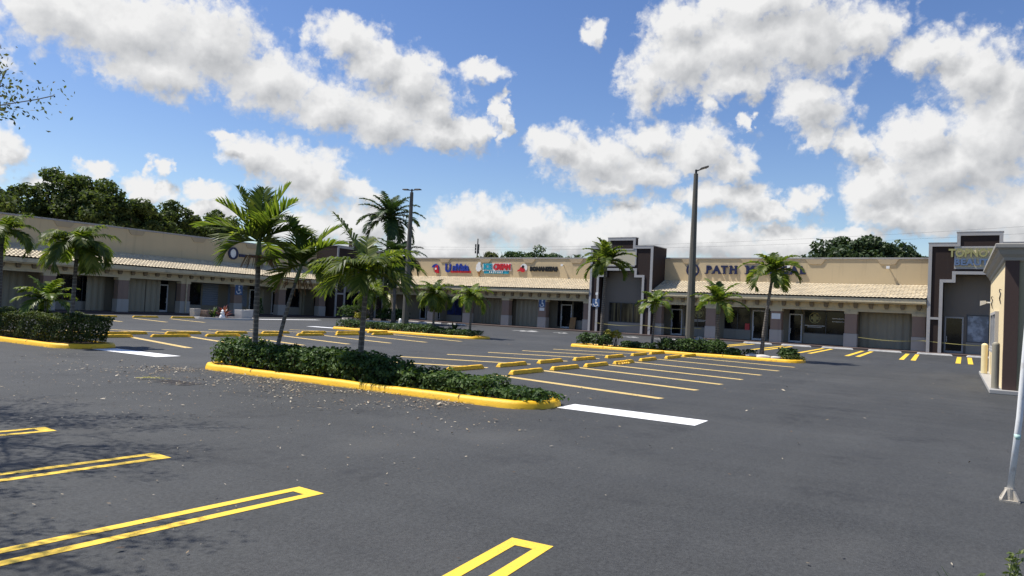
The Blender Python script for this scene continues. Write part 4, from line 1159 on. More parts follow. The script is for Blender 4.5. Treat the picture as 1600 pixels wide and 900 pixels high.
# ------------------------------------------------------------------ hedges and shrubs
def lump_hedge(name, label, lumps, leaf, n, mat, seed, cat='hedge', aspect=.6, core=.72, stems=True, group=None, fold=.12):
    """lumps: (x, y, z, rx, ry, rz); leaves on and inside the lumps, woody stems within"""
    rng = np.random.default_rng(seed)
    cx = sum(l[0] for l in lumps) / len(lumps); cy = sum(l[1] for l in lumps) / len(lumps)
    t = thing(name, label, cat, (cx, cy, .1), 0, group)
    areas = np.array([l[3] * l[4] + l[4] * l[5] + l[3] * l[5] for l in lumps]); cnt = np.maximum(20, (n * areas / areas.sum()).astype(int))
    P = []; O = []
    for l, m in zip(lumps, cnt):
        d = unit(rng.normal(size=(m, 3))); d[:, 2] = np.where(d[:, 2] < -.5, -d[:, 2], d[:, 2])
        bmp = 1 + .12 * np.sin(d[:, 0] * 7 + l[0] * 5) * np.sin(d[:, 1] * 6 + l[1] * 3) + .1 * np.sin(d[:, 2] * 9 + l[1])
        k = (rng.uniform(.72, 1.06, m) * bmp)[:, None]
        q = d * k * np.array(l[3:6]) + np.array(l[:3]) - np.array([cx, cy, .1])
        keep = q[:, 2] > .02
        P.append(q[keep]); O.append(d[keep])
    P = np.concatenate(P); O = np.concatenate(O)
    v, f = leaf_cards(P, leaf, rng, O, .5, aspect, .4, fold)
    mesh_np('foliage', v, f, None, M[mat], t)
    b = MB()
    for l in lumps:
        for k in range(6):
            a = rng.uniform(0, 6.28); r = rng.uniform(.3, .85)
            x0, y0 = l[0] - cx + rng.uniform(-.1, .1), l[1] - cy + rng.uniform(-.1, .1)
            b.tube([(x0, y0, -.02), (x0 + math.cos(a) * l[3] * r * .5, y0 + math.sin(a) * l[4] * r * .5, l[2] * .5), (x0 + math.cos(a) * l[3] * r, y0 + math.sin(a) * l[4] * r, l[2] - .1 + l[5] * .5)], [.014, .01, .004], 5)
    b.build('stems', M['wood'], t)
    return t
rng = np.random.default_rng(17)
# near island: a row of rounded shrubs of falling height
lum = []
for y in np.arange(17.15, 7.45, -.42):
    hh = .76 if y > 12.6 else .76 - (12.6 - y) * .075
    hh *= rng.uniform(.80, 1.1)
    for q in range(2):
        if y < 12 and rng.random() < .2: hh *= .72
        r = rng.uniform(.36, .48)
        lum.append((13.35 + q * .52 + rng.uniform(-.08, .08), y + rng.uniform(-.1, .1), hh * .52, r, r * 1.05, hh * .55))
lump_hedge('hedge', 'dark green rounded shrub row filling the near yellow kerbed island', lum, .105, 21000, 'hedge', 51)
# sprigs sticking out of the near hedge
# clipped hedge left
def box_hedge(name, label, x0, x1, y0, y1, z0, z1, leaf, n, mat, seed):
    rng = np.random.default_rng(seed)
    cx, cy = (x0 + x1) / 2, (y0 + y1) / 2
    t = thing(name, label, 'hedge', (cx, cy, .1))
    a_top = (x1 - x0) * (y1 - y0); a_s = (y1 - y0) * (z1 - z0); a_e = (x1 - x0) * (z1 - z0)
    w = np.array([a_top, a_s, a_s, a_e, a_e]); f = rng.choice(5, n, p=w / w.sum())
    q = rng.uniform(0, 1, (n, 3)); out = np.zeros((n, 3))
    q[f == 0, 2] = 1; out[f == 0, 2] = 1
    for k, (ax, v, sg) in enumerate(((0, 0, -1), (0, 1, 1), (1, 0, -1), (1, 1, 1)), 1):
        q[f == k, ax] = v; out[f == k, ax] = sg
    over = (q[:, 2] ** 1.5 - .6) * .16
    X = (q[:, 0] - .5) * ((x1 - x0) + 2 * over); Y = (q[:, 1] - .5) * ((y1 - y0) + 2 * over); Z = q[:, 2] * (z1 - z0) + z0 - .1
    dep = np.abs(rng.normal(0, .07, n)) - .03
    wob = .05 * np.sin(X * 4 + Y * 2.3) + .04 * np.sin(Y * 5.1 + Z * 6) + .03 * np.sin(X * 9 + Z * 8)
    P = np.stack([X, Y, Z], 1) + out * (wob - dep)[:, None]
    v, ff = leaf_cards(P, leaf, rng, out + np.array([0, 0, .3]), .5, .55, .4, .1)
    mesh_np('foliage', v, ff, None, M[mat], t)
    b = MB()
    for y in np.arange(y0 + .3, y1, .45):
        for k in range(3):
            a = rng.uniform(0, 6.28); px, py = rng.uniform(-.35, .35), y - cy
            b.tube([(px, py, -.02), (px + .15 * math.cos(a), py + .15 * math.sin(a), .4), (px + .4 * math.cos(a), py + .3 * math.sin(a), z1 - .25)], [.016, .012, .005], 5)
    b.build('stems', M['wood'], t)
    return t
box_hedge('hedge', 'clipped flat topped hedge of olive green leaves on the left island', 13.3, 15.0, 25.5, 36.2, .2, 1.02, .085, 34000, 'hedge2', 52)
lum = []
for y in np.arange(37.3, 25.9, -.5):
    hh = .55 if y > 29 else .42
    for q in range(3):
        lum.append((38.5 + q * .5 + rng.uniform(-.08, .08), y + rng.uniform(-.1, .1), .1 + hh * .45, .42, .45, hh * rng.uniform(.45, .62)))
lump_hedge('hedge', 'low dense shrub bed around the shorter light pole on the far island', lum, .13, 9000, 'shrub', 53)
GS = 'shrubs on the right far island'
def shrub(label, spots, leaf, n, mat, seed, cat='shrub', aspect=.6, name='shrub', group=GS):
    return lump_hedge(name, label, spots, leaf, n, mat, seed, cat, aspect, group=group)
shrub('green shrub at the left end of the right far island beside the round palm', [(39.0 + rng.uniform(-.3, .4), 17.9 + rng.uniform(-.9, .6), .42, .4, .42, .36) for k in range(6)], .13, 1700, 'shrub', 61)
shrub('yellow croton bush behind the round palm at the left end of the island', [(39.6 + rng.uniform(-.2, .2), 17.05 + rng.uniform(-.3, .3), .75, .28, .3, .28) for k in range(4)], .16, 420, 'croton', 62, aspect=.45)
shrub('low shrubs under the short young palm on the right far island', [(38.9 + rng.uniform(-.3, .5), 15.0 + rng.uniform(-1.0, 1.0), .26, .4, .42, .24) for k in range(7)], .13, 1300, 'shrub', 63)
shrub('dark shrub clump at the foot of the tall light pole', [(38.9 + rng.uniform(-.3, .5), 12.9 + rng.uniform(-.8, .8), .40, .45, .45, .38) for k in range(7)], .13, 1800, 'hedge', 64)
shrub('dark shrub clump beside the yellow green palm on the right far island', [(38.9 + rng.uniform(-.3, .5), 11.1 + rng.uniform(-.7, .7), .42, .45, .45, .40) for k in range(6)], .13, 1700, 'hedge', 65)
shrub('low spreading shrub between the two right palms', [(38.9 + rng.uniform(-.2, .5), 9.7 + rng.uniform(-.6, .5), .24, .35, .4, .24) for k in range(5)], .13, 900, 'shrub', 66)
shrub('small dark shrub at the right tip of the far island', [(39.3 + rng.uniform(-.2, .3), 7.35 + rng.uniform(-.3, .3), .36, .32, .34, .3) for k in range(4)], .13, 900, 'hedge', 67)
shrub('thin grassy plant at the very right tip of the far island', [(38.7 + rng.uniform(-.2, .3), 6.95 + rng.uniform(-.3, .2), .18, .25, .3, .16) for k in range(4)], .11, 400, 'hedge2', 68)

def rosette(name, label, base, n, L, mat, seed, cat='plant', wid=.07, el=(1.3, .2), group=None):
    rng = np.random.default_rng(seed)
    t = thing(name, label, cat, base, 0, group)
    V = []; Q = []; T = []; bi = 0
    for k in range(n):
        a = k * 2.4 + rng.uniform(-.2, .2); e = el[0] + (el[1] - el[0]) * k / n
        l_ = L * rng.uniform(.8, 1.1); ns = 5
        p = np.zeros(3); pts = []
        for q in range(ns + 1):
            ee = e - .7 * (q / ns) ** 1.5
            pts.append(p.copy()); p = p + np.array([math.cos(ee) * math.cos(a), math.cos(ee) * math.sin(a), math.sin(ee)]) * l_ / ns
        sd = np.array([-math.sin(a), math.cos(a), 0])
        for q, pt in enumerate(pts):
            w = wid * (.6 + .8 * math.sin(math.pi * min(1, q / ns * .8 + .2))) * (1 if q < ns else .1)
            V += [pt + sd * w * .5, pt - sd * w * .5]
        for q in range(ns): Q.append([bi + 2 * q, bi + 2 * q + 1, bi + 2 * q + 3, bi + 2 * q + 2])
        bi += 2 * (ns + 1)
    mesh_np('leaves', np.array(V), Q, None, M[mat], t)
    b = MB(); b.cyl(0, 0, -.05, .12, .05, .03, 8); b.build('stem', M['wood'], t)
    return t
rosette('spiky_plant', 'dark spiky plant on the right far island left of the tall light pole', (39.2, 13.75, .1), 26, .95, 'agave', 71, el=(1.4, .3), wid=.1)
rosette('spiky_plant', 'dark spiky plant on the right far island beside the round boulder', (39.4, 11.75, .1), 26, .95, 'agave', 72, el=(1.4, .3), wid=.1)
rosette('spiky_plant', 'dark spiky plant among the shrubs right of the weeping palm', (39.4, 28.1, .1), 30, 1.05, 'agave', 73, el=(1.4, .2), wid=.1)
def boulder(name, label, loc, r, seed, mat='rock', cat='boulder', group=None):
    rng = np.random.default_rng(seed)
    bm = bmesh.new(); bmesh.ops.create_icosphere(bm, subdivisions=3, radius=1)
    ph = rng.uniform(0, 6, 6)
    for v in bm.verts:
        c = v.co.copy(); k = 1 + .10 * math.sin(3 * c.x + ph[0]) + .08 * math.sin(4 * c.y + ph[1]) + .07 * math.sin(5 * c.z + ph[2]) + .03 * math.sin(11 * c.x + 9 * c.y + ph[3])
        v.co = Vector((c.x * r[0], c.y * r[1], max(c.z, -.6) * r[2])) * k
    me = bpy.data.meshes.new(name); bm.to_mesh(me); bm.free()
    for p in me.polygons: p.use_smooth = True
    me.materials.append(M[mat]); o = bpy.data.objects.new(name, me); C.objects.link(o); o.location = loc
    return tag(o, label, cat, group)
boulder('boulder', 'grey round boulder behind the shrubs right of the tall light pole', (39.7, 11.9, .42), (.42, .5, .52), 81)
boulder('boulder', 'pale flat stone left of the curved palm trunk', (39.0, 8.95, .17), (.3, .34, .12), 82, 'pale')
boulder('boulder', 'pale flat stone at the foot of the curved palm trunk', (38.8, 8.35, .16), (.22, .35, .1), 83, 'pale')
boulder('boulder', 'small pale stone right of the curved palm trunk', (38.9, 7.75, .15), (.2, .26, .09), 84, 'pale')
# corner bed at the stepped tower of the left wing
t = thing('corner_bed', 'low kerbed bed of plants in the corner between the two wings', 'planting bed', (60, 52, 0))
b = MB()
b.loft([[(-3.2 * math.cos(a) * q, 5.2 * math.sin(a) * q, z) for a in np.linspace(0, 2 * math.pi, 25)[:-1]] for q, z in ((1, 0), (1, .16), (.93, .16), (.93, .08))], cap=False); b.build('kerb', M['pale'], t)
b = MB(); b.face([(-3.0 * math.cos(a), 4.9 * math.sin(a), .09) for a in np.linspace(0, 2 * math.pi, 25)[:-1]]); b.build('soil', M['soil'], t)
GC = 'plants in the corner bed'
shrub('dark green bush left in the corner bed', [(57.4 + rng.uniform(-.6, .6), 54.0 + rng.uniform(-.9, .9), .8, .8, .8, .75) for k in range(7)], .2, 1900, 'hedge', 91, group=GC)
shrub('bright yellow green bush at the edge of the corner bed', [(56.9 + rng.uniform(-.3, .3), 52.3 + rng.uniform(-.5, .5), .5, .5, .5, .42) for k in range(5)], .2, 700, 'croton', 92, group=GC)
shrub('mid green bushes right in the corner bed behind the light pole island', [(58.0 + rng.uniform(-.6, .8), 49.2 + rng.uniform(-1.8, 1.8), .7, .7, .7, .65) for k in range(9)], .2, 2300, 'shrub', 93, group=GC)
t = thing('bare_bush', 'pale leafless bush with many twigs in the corner bed', 'bush', (57.3, 52.0, .1))
b = MB(); r9 = np.random.default_rng(6)
for k in range(32):
    a = r9.uniform(0, 6.28); e = r9.uniform(.5, 1.4); p = Vector((0, 0, .3)); d = Vector((math.cos(a) * math.cos(e), math.sin(a) * math.cos(e), math.sin(e)))
    pts = [p]
    for q in range(4):
        d = (d + Vector(r9.normal(0, .22, 3))).normalized(); pts.append(pts[-1] + d * .45)
    b.tube(pts, [.028, .022, .018, .013, .008], 4)
    for q in (2, 3):
        d2 = (d + Vector(r9.normal(0, .6, 3))).normalized(); b.tube([pts[q], pts[q] + d2 * .5], [.015, .006], 4)
b.build('twigs', M['pinktwig'], t)
boulder('garden_statue', 'small white and red figure among the shrubs of the far light pole island', (40.5, 33.6, .68), (.09, .11, .26), 94, 'signw', 'garden ornament')

# ------------------------------------------------------------------ pots and ornaments in front of the left wing
t = thing('potted_garden_kerb', 'low pale kerb ring of the small potted garden before the left wing', 'planting bed', (40.7, 52.6, 0))
b = MB(); b.loft([[(2.6 * math.cos(a) * q, 2.3 * math.sin(a) * q, z) for a in np.linspace(0, 2 * math.pi, 25)[:-1]] for q, z in ((1, 0), (1, .15), (.9, .15), (.9, .06))], cap=False); b.build('kerb', M['pale'], t)
b = MB(); b.face([(2.4 * math.cos(a), 2.1 * math.sin(a), .08) for a in np.linspace(0, 2 * math.pi, 25)[:-1]]); b.build('soil', M['soil'], t)
def planter(name, label, loc, w, h, mat, cat='planter', plant=None, seed=0):
    t = thing(name, label, cat, loc)
    b = MB(); b.loft([[(q * sx * w / 2, q * sy * w / 2, z) for sx, sy in ((-1, -1), (1, -1), (1, 1), (-1, 1))] for q, z in ((.86, 0), (.95, h * .5), (1, h), (.86, h), (.82, h - .08))]); b.build('pot', M[mat], t, False, .015)
    b = MB(); b.face([(sx * w * .4, sy * w * .4, h - .06) for sx, sy in ((-1, -1), (1, -1), (1, 1), (-1, 1))]); b.build('soil', M['soil'], t)
planter('planter_box', 'square cream planter box in the small garden before the left wing', (41.4, 51.4, .09), .95, .75, 'pale')
planter('planter_box', 'narrow cream planter box beside the square one before the left wing', (42.4, 52.0, .09), .62, .7, 'pale')
planter('planter_box', 'pale grey block planter right of the small garden before the left wing', (43.6, 53.0, .0), .62, .85, 'block')
planter('bucket', 'pale grey bucket left of the small garden before the left wing', (38.6, 53.8, .0), .62, .8, 'block', 'bucket')
planter('planter_box', 'low mauve grey planter between the bucket and the red plant', (39.5, 53.4, .09), .95, .6, 'mauve')
t = thing('lighthouse_ornament', 'small white banded lighthouse ornament beside the red plant', 'garden ornament', (39.5, 51.5, .09))
b = MB()
b.loft([[(q * math.cos(2 * math.pi * j / 14), q * math.sin(2 * math.pi * j / 14), z) for j in range(14)] for q, z in ((.26, 0), (.23, .2), (.17, .24), (.16, .42), (.2, .45), (.2, .48), (.11, .5), (.1, .6), (.13, .62), (.02, .74))])
b.build('tower', M['signw'], t)
rosette('red_plant', 'dark red leaved plant in the middle of the small potted garden', (40.4, 52.6, .09), 30, 1.15, 'redleaf', 95, wid=.13, el=(1.45, .2))
rosette('green_plant', 'green leaved plant left of the red one in the small potted garden', (39.7, 53.0, .09), 22, 1.0, 'shrub', 96, wid=.12, el=(1.4, .2))
t = thing('small_cypress', 'slim dark conical shrub in front of the blind covered window', 'shrub', (50.6, 60.2, .13))
rg = np.random.default_rng(9); zz = rg.uniform(0, 1, 700); rad = .34 * (1 - zz) + .03; aa = rg.uniform(0, 6.28, 700)
P = np.stack([np.cos(aa) * rad, np.sin(aa) * rad, .2 + zz * 1.6], 1); v, f = leaf_cards(P, .14, rg, P * [1, 1, .2], .5, .4)
mesh_np('foliage', v, f, None, M['hedge'], t); b = MB(); b.cyl(0, 0, 0, .6, .05, .03, 8); b.build('trunk', M['wood'], t)
# fallen frond on the asphalt
rg = np.random.default_rng(12)
v, q, tt = palm_frond(rg, np.array([0, 0, .03]), 0, .06, .75, .1, .16, 14, .1, .0, .02)
o = mesh_np('fallen_frond', v, q, tt, M['croton']); o.location = (10.05, 16.0, 0); o.rotation_euler = (0, 0, RT + .1); v = None
tag(o, 'small yellowed frond lying on the asphalt before the near island', 'fallen frond')

t = thing('storm_drain', 'dark iron drain grate set flush in the asphalt before the near island', 'drain grate', (10.35, 14.9, 0), .08)
b = MB(); b.face([(-.27, -.5, .003), (.27, -.5, .003), (.27, .5, .003), (-.27, .5, .003)]); b.build('drain_pit', M['soil'], t)
b = MB()
b.box(-.3, -.26, -.53, .53, -.02, .010); b.box(.26, .3, -.53, .53, -.02, .010); b.box(-.259, .259, -.53, -.49, -.02, .010); b.box(-.259, .259, .49, .53, -.02, .010)
for k in range(13):
    y = -.44 + k * .0735; b.box(-.2585, .2585, y - .014, y + .014, -.02, .008)
b.build('grate', M['irong'], t)
# ------------------------------------------------------------------ background trees
def bg_tree(label, x, y, z0, z1, rx, ry, clumps, n_each, leaf, mat, seed, group, name='broadleaf_tree', rc=(.16, .28), trunk=.35):
    rng = np.random.default_rng(seed)
    t = thing(name, label, 'tree', (x, y, 0), 0, group)
    v, f = tree_crown(rng, 0, 0, z0, z1, rx, ry, clumps, n_each, leaf, rc)
    mesh_np('crown', v, f, None, M[mat], t)
    b = MB(); zc = z0 + (z1 - z0) * .4
    b.tube([(0, 0, -.1), (.05, .1, zc * .4), (.1, -.1, zc)], [trunk * 1.3, trunk, trunk * .6], 9)
    for k in range(6):
        a = k * 1.05 + rng.uniform(-.3, .3); b.tube([(.05, 0, zc * .55), (math.cos(a) * rx * .35, math.sin(a) * ry * .35, zc * .9), (math.cos(a) * rx * .7, math.sin(a) * ry * .7, zc * 1.25)], [trunk * .5, trunk * .3, trunk * .1], 6)
    b.build('trunk', M['wood'], t)
    return t
GT = 'big trees behind the left wing'
bg_tree('broad tallest dark tree behind the left wing', 45.2, 84, 5, 16.0, 6.6, 5.5, 105, 240, .42, 'ficus', 101, GT)
bg_tree('dark tree behind the left wing at the very left edge', 35.0, 82, 4.5, 13.0, 4.5, 4.5, 60, 200, .42, 'ficus', 102, GT)
bg_tree('dark tree falling away to the right of the tallest tree', 50.2, 83, 4.5, 13.8, 4.0, 4.5, 60, 220, .42, 'ficus', 103, GT)
bg_tree('rounded tree behind the left wing left of the upright palm', 57.0, 86, 5, 14.6, 5.0, 4.4, 60, 220, .42, 'ficus', 104, GT)
bg_tree('lower tree behind the left wing hidden partly by the upright palm', 64.5, 87, 5, 14.0, 5.6, 4.4, 65, 200, .42, 'ficus', 105, GT)
bg_tree('small round tree filling the gap behind the left wing', 52.6, 81, 4.5, 11.8, 3.0, 3.0, 40, 180, .40, 'ficus', 106, GT)
bg_tree('dense dark dome shaped tree behind the right parapet', 98, 10.7, 5, 13.1, 7.2, 6.6, 130, 230, .5, 'darktree', 107, 'trees behind the right wing')
bg_tree('lower side dome of dark foliage right of the big dome tree', 99, 6.6, 5, 11.9, 4.6, 4.6, 60, 200, .5, 'darktree', 108, 'trees behind the right wing')
for i, (x, y, z1, r, lab) in enumerate(((97, 62.9, 11.3, 2.6, 'thin leafy treetop beside the cell mast'), (98, 58.8, 11.9, 3.4, 'loose leafy treetop in the middle of the row above the ice cream sign'), (98, 54.2, 11.7, 3.0, 'loose leafy treetop right of the middle one'), (99, 50.9, 11.0, 2.6, 'lowest leafy treetop at the right end of the row above the signs'))):
    bg_tree(lab, x, y, 6.5, z1, r, r, 34, 150, .36, 'thin' if i == 0 else 'shrub', 110 + i, 'treetops above the signs', rc=(.2, .34), trunk=.2)
bg_tree('low treetop peeping over the parapet right of the central tower', 99, 26.0, 4.5, 10.3, 3.0, 3.0, 30, 90, .38, 'darktree', 116, 'treetops above the signs')
make_palm('distant palm top peeping over the parapet left of the central tower', (97, 47.6, 0), 8.9, .16, (0, 0), seed=49, group='tall palms by the corner', L=2.0, lw=.6, nf=12, el=(1.2, .1), droop=(.8, 1.6), mat='royal', wid=.1, shaft=.5, nl=20)
# cell mast
t = thing('cell_mast', 'thin dark cell mast behind the leafy treetops', 'mast', (95.5, 64.4, 0))
b = MB(); b.cyl(0, 0, 0, 12.7, .16, .08, 8); b.build('mast', M['lampm'], t)
b = MB()
for z_ in (10.6, 11.1, 11.6):
    for a in range(3):
        c_, s_ = math.cos(a * 2.1), math.sin(a * 2.1); b.box(c_ * .3 - .08, c_ * .3 + .08, s_ * .3 - .08, s_ * .3 + .08, z_ - .22, z_ + .22)
b.build('antenna', M['lampm'], t)
# utility line behind the right wing
def upole(label, x, y, h):
    t = thing('utility_pole', label, 'utility pole', (x, y, 0), 0, 'utility poles behind the right wing')
    b = MB(); b.cyl(0, 0, 0, h, .17, .11, 10); b.build('pole', M['wood'], t)
    b = MB(); b.box(-.06, .06, -1.1, 1.1, h - .75, h - .6); b.build('crossarm', M['wood'], t)
upole('wooden utility pole behind the right wing beyond the kiosk', 96, -16, 14.4); upole('wooden utility pole hidden behind the corner palms', 96, 86.5, 12.0)
def wire(label, p, q, sag, r=.009):
    n = 24; pts = []
    for k in range(n + 1):
        t = k / n; c = Vector(p).lerp(Vector(q), t); c.z -= sag * 4 * t * (1 - t); pts.append(tuple(c))
    b = MB(); b.tube(pts, r, 5); tag(b.build('overhead_wire', M['lampm']), label, 'wire', 'overhead wires')
wire('upper overhead wire crossing the sky behind the right wing', (96, -16, 14.1), (96, 86.5, 11.7), 1.2)
wire('middle overhead wire crossing the sky behind the right wing', (96.8, -16, 13.3), (96.8, 86.5, 11.3), 1.0)

# ------------------------------------------------------------------ sparse tree at the left edge
def sparse_tree(label, base, seed, L0=3.0):
    rng = np.random.default_rng(seed)
    t = thing('sparse_tree', label, 'tree', base)
    b = MB(); tips = []
    def grow(p, d, L, r, depth):
        n = 3; pts = [p]; dd = d
        for k in range(n):
            dd = (dd + Vector(rng.normal(0, .13, 3)) + Vector((0, 0, .03))).normalized(); pts.append(pts[-1] + dd * (L / n))
        b.tube(pts, [max(q, .0085) for q in (r, r * .85, r * .7, r * .55)], 6 if depth < 2 else 4)
        if depth >= 2:
            for q in range(1, 4): tips.append((pts[q], dd))
        if depth < 4:
            m = 3 if depth else 7
            for k in range(m):
                a = rng.uniform(0, 6.28) if depth else k * 6.28 / 7
                s = Vector((math.cos(a), math.sin(a), rng.uniform(-.1, .5)))
                nd = (dd * (.75 if depth else .45) + s * (.75)).normalized()
                grow(pts[-1 if k else 2], nd, L * rng.uniform(.58, .8), r * (.5 if depth else .42), depth + 1)
    grow(Vector((0, 0, -.1)), Vector((.05, 0, 1)), L0, .12, 0)
    b.build('branches', M['wood'], t)
    P = []; 
    for p, d in tips:
        for k in range(26):
            P.append(np.array(p) + rng.normal(0, .16, 3))
    P = np.array(P)
    v, f = leaf_cards(P, .074, rng, None, .5, .5, .4, .08)
    mesh_np('leaves', v, f, None, M['thin'], t)
    return t
sparse_tree('sparse small leaved tree whose twigs hang into the top left corner', (1.45, 13.2, 0), 6, 3.9)
sparse_tree('sparse small leaved tree beyond the left edge shading the foreground hairpin lines', (-.15, 10.3, 0), 9, 3.0)

# weeds at the lower right corner
def weed(label, base, stems, h, seed, leafn=26, spread=.25, leaf=.035):
    rng = np.random.default_rng(seed)
    t = thing('weed', label, 'weed', base, 0, 'weeds at the lower right')
    b = MB(); P = []; O = []
    for k in range(stems):
        a = rng.uniform(0, 6.28); x0 = rng.normal(0, spread * .3, 2); L = h * rng.uniform(.65, 1.0)
        pts = [(x0[0], x0[1], -.02)]
        for q in range(1, 6):
            s = q / 5; pts.append((x0[0] + math.cos(a) * spread * s * s, x0[1] + math.sin(a) * spread * s * s, L * s))
        b.tube(pts, [.006, .005, .0045, .004, .003, .0015], 5)
        for q in range(leafn):
            s = rng.uniform(.25, 1.) * 5; i = min(int(s), 4); fr = s - i
            p = np.array(pts[i]) * (1 - fr) + np.array(pts[i + 1]) * fr
            o = rng.normal(0, 1, 3); o[2] = abs(o[2]) * .4; o /= np.linalg.norm(o); P.append(p + o * leaf * .55); O.append(o)
    b.build('stems', M['shaft'], t)
    v, f = leaf_cards(np.array(P), leaf, rng, np.array(O), .3, .45, .4, .06)
    mesh_np('leaves', v, f, None, M['weed'], t)
    return t
weed('upright leafy weed at the lower right corner', (5.14, -.27, 0), 6, .90, 121, 60, .06, .04)
weed('low sprawling weed left of the upright one at the lower right corner', (5.1, -.12, 0), 9, .68, 122, 26, .20, .035)
weed('yellowish weed at the extreme lower right corner', (5.05, -.42, 0), 8, .74, 123, 34, .14, .038)

# ------------------------------------------------------------------ sun, sky and clouds
SUN = Vector((-.145, .455, .866)).normalized()
L = bpy.data.lights.new('Sun', 'SUN'); L.energy = 4.2; L.angle = R(.55); L.color = (1., .955, .88)
lo = bpy.data.objects.new('Sun', L); C.objects.link(lo)
lo.rotation_euler = (-SUN).to_track_quat('-Z', 'Y').to_euler(); lo.location = (0, 40, 60)

BLOBS = [(59.7,17.7,8.0,3.4),(63.8,17.6,4.4,2.7),(54.3,17.4,4.7,3.4),(50.3,15.7,4.1,2.7),(45.6,14.4,4.3,2.1),(41.7,13.7,4.4,2.0),(37.2,13.1,4.2,1.4),(57.5,15.2,4.5,2.1),(45.1,19.2,3.0,2.0),(42.4,17.7,2.9,2.5),(39.9,16.6,3.4,2.8),(37.8,14.9,3.0,2.3),(35.0,13.4,2.2,1.7),(34.7,17.9,2.3,0.9),(32.5,14.3,0.7,2.3),(52.7,11.3,1.5,0.7),(50.9,10.5,2.9,1.5),(48.6,9.6,3.3,2.1),(46.2,9.0,2.8,2.4),(43.3,8.5,2.2,1.3),(66.4,8.4,1.4,1.8),(61.0,7.9,1.3,0.7),(57.3,8.7,0.7,0.9),(57.9,6.8,1.9,1.1),(54.2,7.3,1.9,0.8),(53.7,6.0,3.0,1.0),(63.6,7.1,1.4,0.7),(47.0,5.6,4.2,1.6),(43.2,5.9,2.9,1.9),(34.2,6.7,3.7,2.1),(29.9,6.5,4.2,1.9),(36.8,4.6,5.5,2.1),(26.4,5.7,6.4,1.7),(21.5,6.8,4.3,2.3),(16.7,6.0,5.5,2.1),(10.4,5.9,4.7,1.5),(6.5,6.1,2.5,0.9),(28.2,12.9,2.4,1.5),(25.2,11.6,4.5,2.2),(21.7,10.9,4.4,1.7),(17.4,12.6,3.4,2.2),(15.0,11.1,1.9,1.7),(21.3,13.3,3.0,1.4),(23.6,9.8,2.9,1.0),(16.8,9.2,3.0,1.3),(13.6,8.9,2.3,1.3),(9.8,8.8,1.6,1.1),(25.8,21.2,1.0,1.1),(12.2,7.8,2.7,0.9),(18.8,21.7,3.4,2.0),(21.7,17.6,2.3,2.7),(19.1,19.1,3.8,3.2),(14.9,19.8,5.1,3.4),(10.0,20.0,4.8,3.3),(6.4,20.0,3.4,2.1),(14.8,17.2,3.4,1.4),(13.7,22.5,6.7,2.1),(17.1,15.9,1.1,1.0),(14.0,14.6,0.7,0.7),(9.4,15.4,2.8,2.2),(8.9,13.3,1.8,1.4),(6.5,12.6,1.3,1.6),(2.1,18.3,2.4,1.7),(-0.5,16.9,2.9,2.9),(-2.7,15.0,2.4,3.6),(2.7,12.6,3.1,2.2),(0.8,10.8,5.4,3.0),(5.0,10.0,2.9,2.3),(-1.7,12.2,3.5,4.1),(-0.0,7.8,5.0,1.9),(4.2,7.9,2.7,1.5),(-3.5,7.7,3.0,3.3),(71.5,14.2,5.5,2.9),(70.2,7.3,3.4,2.3),(-8.2,14.3,3.5,4.1),(-9.2,7.5,3.9,2.3)]

W = bpy.data.worlds.new('World'); bpy.context.scene.world = W; W.use_nodes = True
wn = NT(W.node_tree); W.node_tree.nodes.clear()
sky = wn.node('ShaderNodeTexSky', sky_type='NISHITA', sun_disc=False)
sky.sun_elevation = R(60); sky.sun_rotation = math.atan2(SUN.x, SUN.y) % (2 * math.pi)
sky.air_density = 1.0; sky.dust_density = .35; sky.ozone_density = 1.6; sky.altitude = 5
dirv = wn.node('ShaderNodeTexCoord').outputs['Generated']
sp = wn.node('ShaderNodeSeparateXYZ'); wn.put(sp.inputs[0], dirv)
az = wn.m('MULTIPLY', wn.m('ARCTAN2', sp.outputs[1], sp.outputs[0]), 180 / math.pi)
elv = wn.m('MULTIPLY', wn.m('ARCSINE', sp.outputs[2]), 180 / math.pi)
cb = wn.node('ShaderNodeCombineXYZ'); wn.put(cb.inputs[0], az); wn.put(cb.inputs[1], elv)
P0 = cb.outputs[0]

# node group: cloud density at a point of the sky (azimuth, elevation in degrees)
G = bpy.data.node_groups.new('cloud_density', 'ShaderNodeTree')
G.interface.new_socket('P', in_out='INPUT', socket_type='NodeSocketVector'); G.interface.new_socket('D', in_out='OUTPUT', socket_type='NodeSocketFloat'); G.interface.new_socket('B', in_out='OUTPUT', socket_type='NodeSocketFloat')
gn = NT(G); gi = gn.node('NodeGroupInput'); go = gn.node('NodeGroupOutput')
P = gi.outputs[0]
warp = gn.v('SUBTRACT', gn.noise(P, .42, 3, .55, out='Color'), (.5, .5, .5))
Pw = gn.v('ADD', P, gn.v('MULTIPLY', warp, (4.2, 2.4, 0)))
warp2 = gn.v('SUBTRACT', gn.noise(P, 1.5, 3, .6, out='Color'), (.5, .5, .5))
Pw = gn.v('ADD', Pw, gn.v('MULTIPLY', warp2, (1.3, 1.0, 0)))
acc = None
for (a, e, rx, ry) in BLOBS:
    q = gn.v('MULTIPLY', gn.v('SUBTRACT', Pw, (a, e, 0)), (1 / rx, 1 / ry, 0))
    ln = gn.v('LENGTH', q, out=1)
    acc = ln if acc is None else gn.m('SMOOTH_MIN', acc, ln, .12)
base = gn.m('SUBTRACT', 1.20, acc)
base = gn.m('MAXIMUM', base, -1.0)
fb = gn.noise(P, .85, 9, .57)
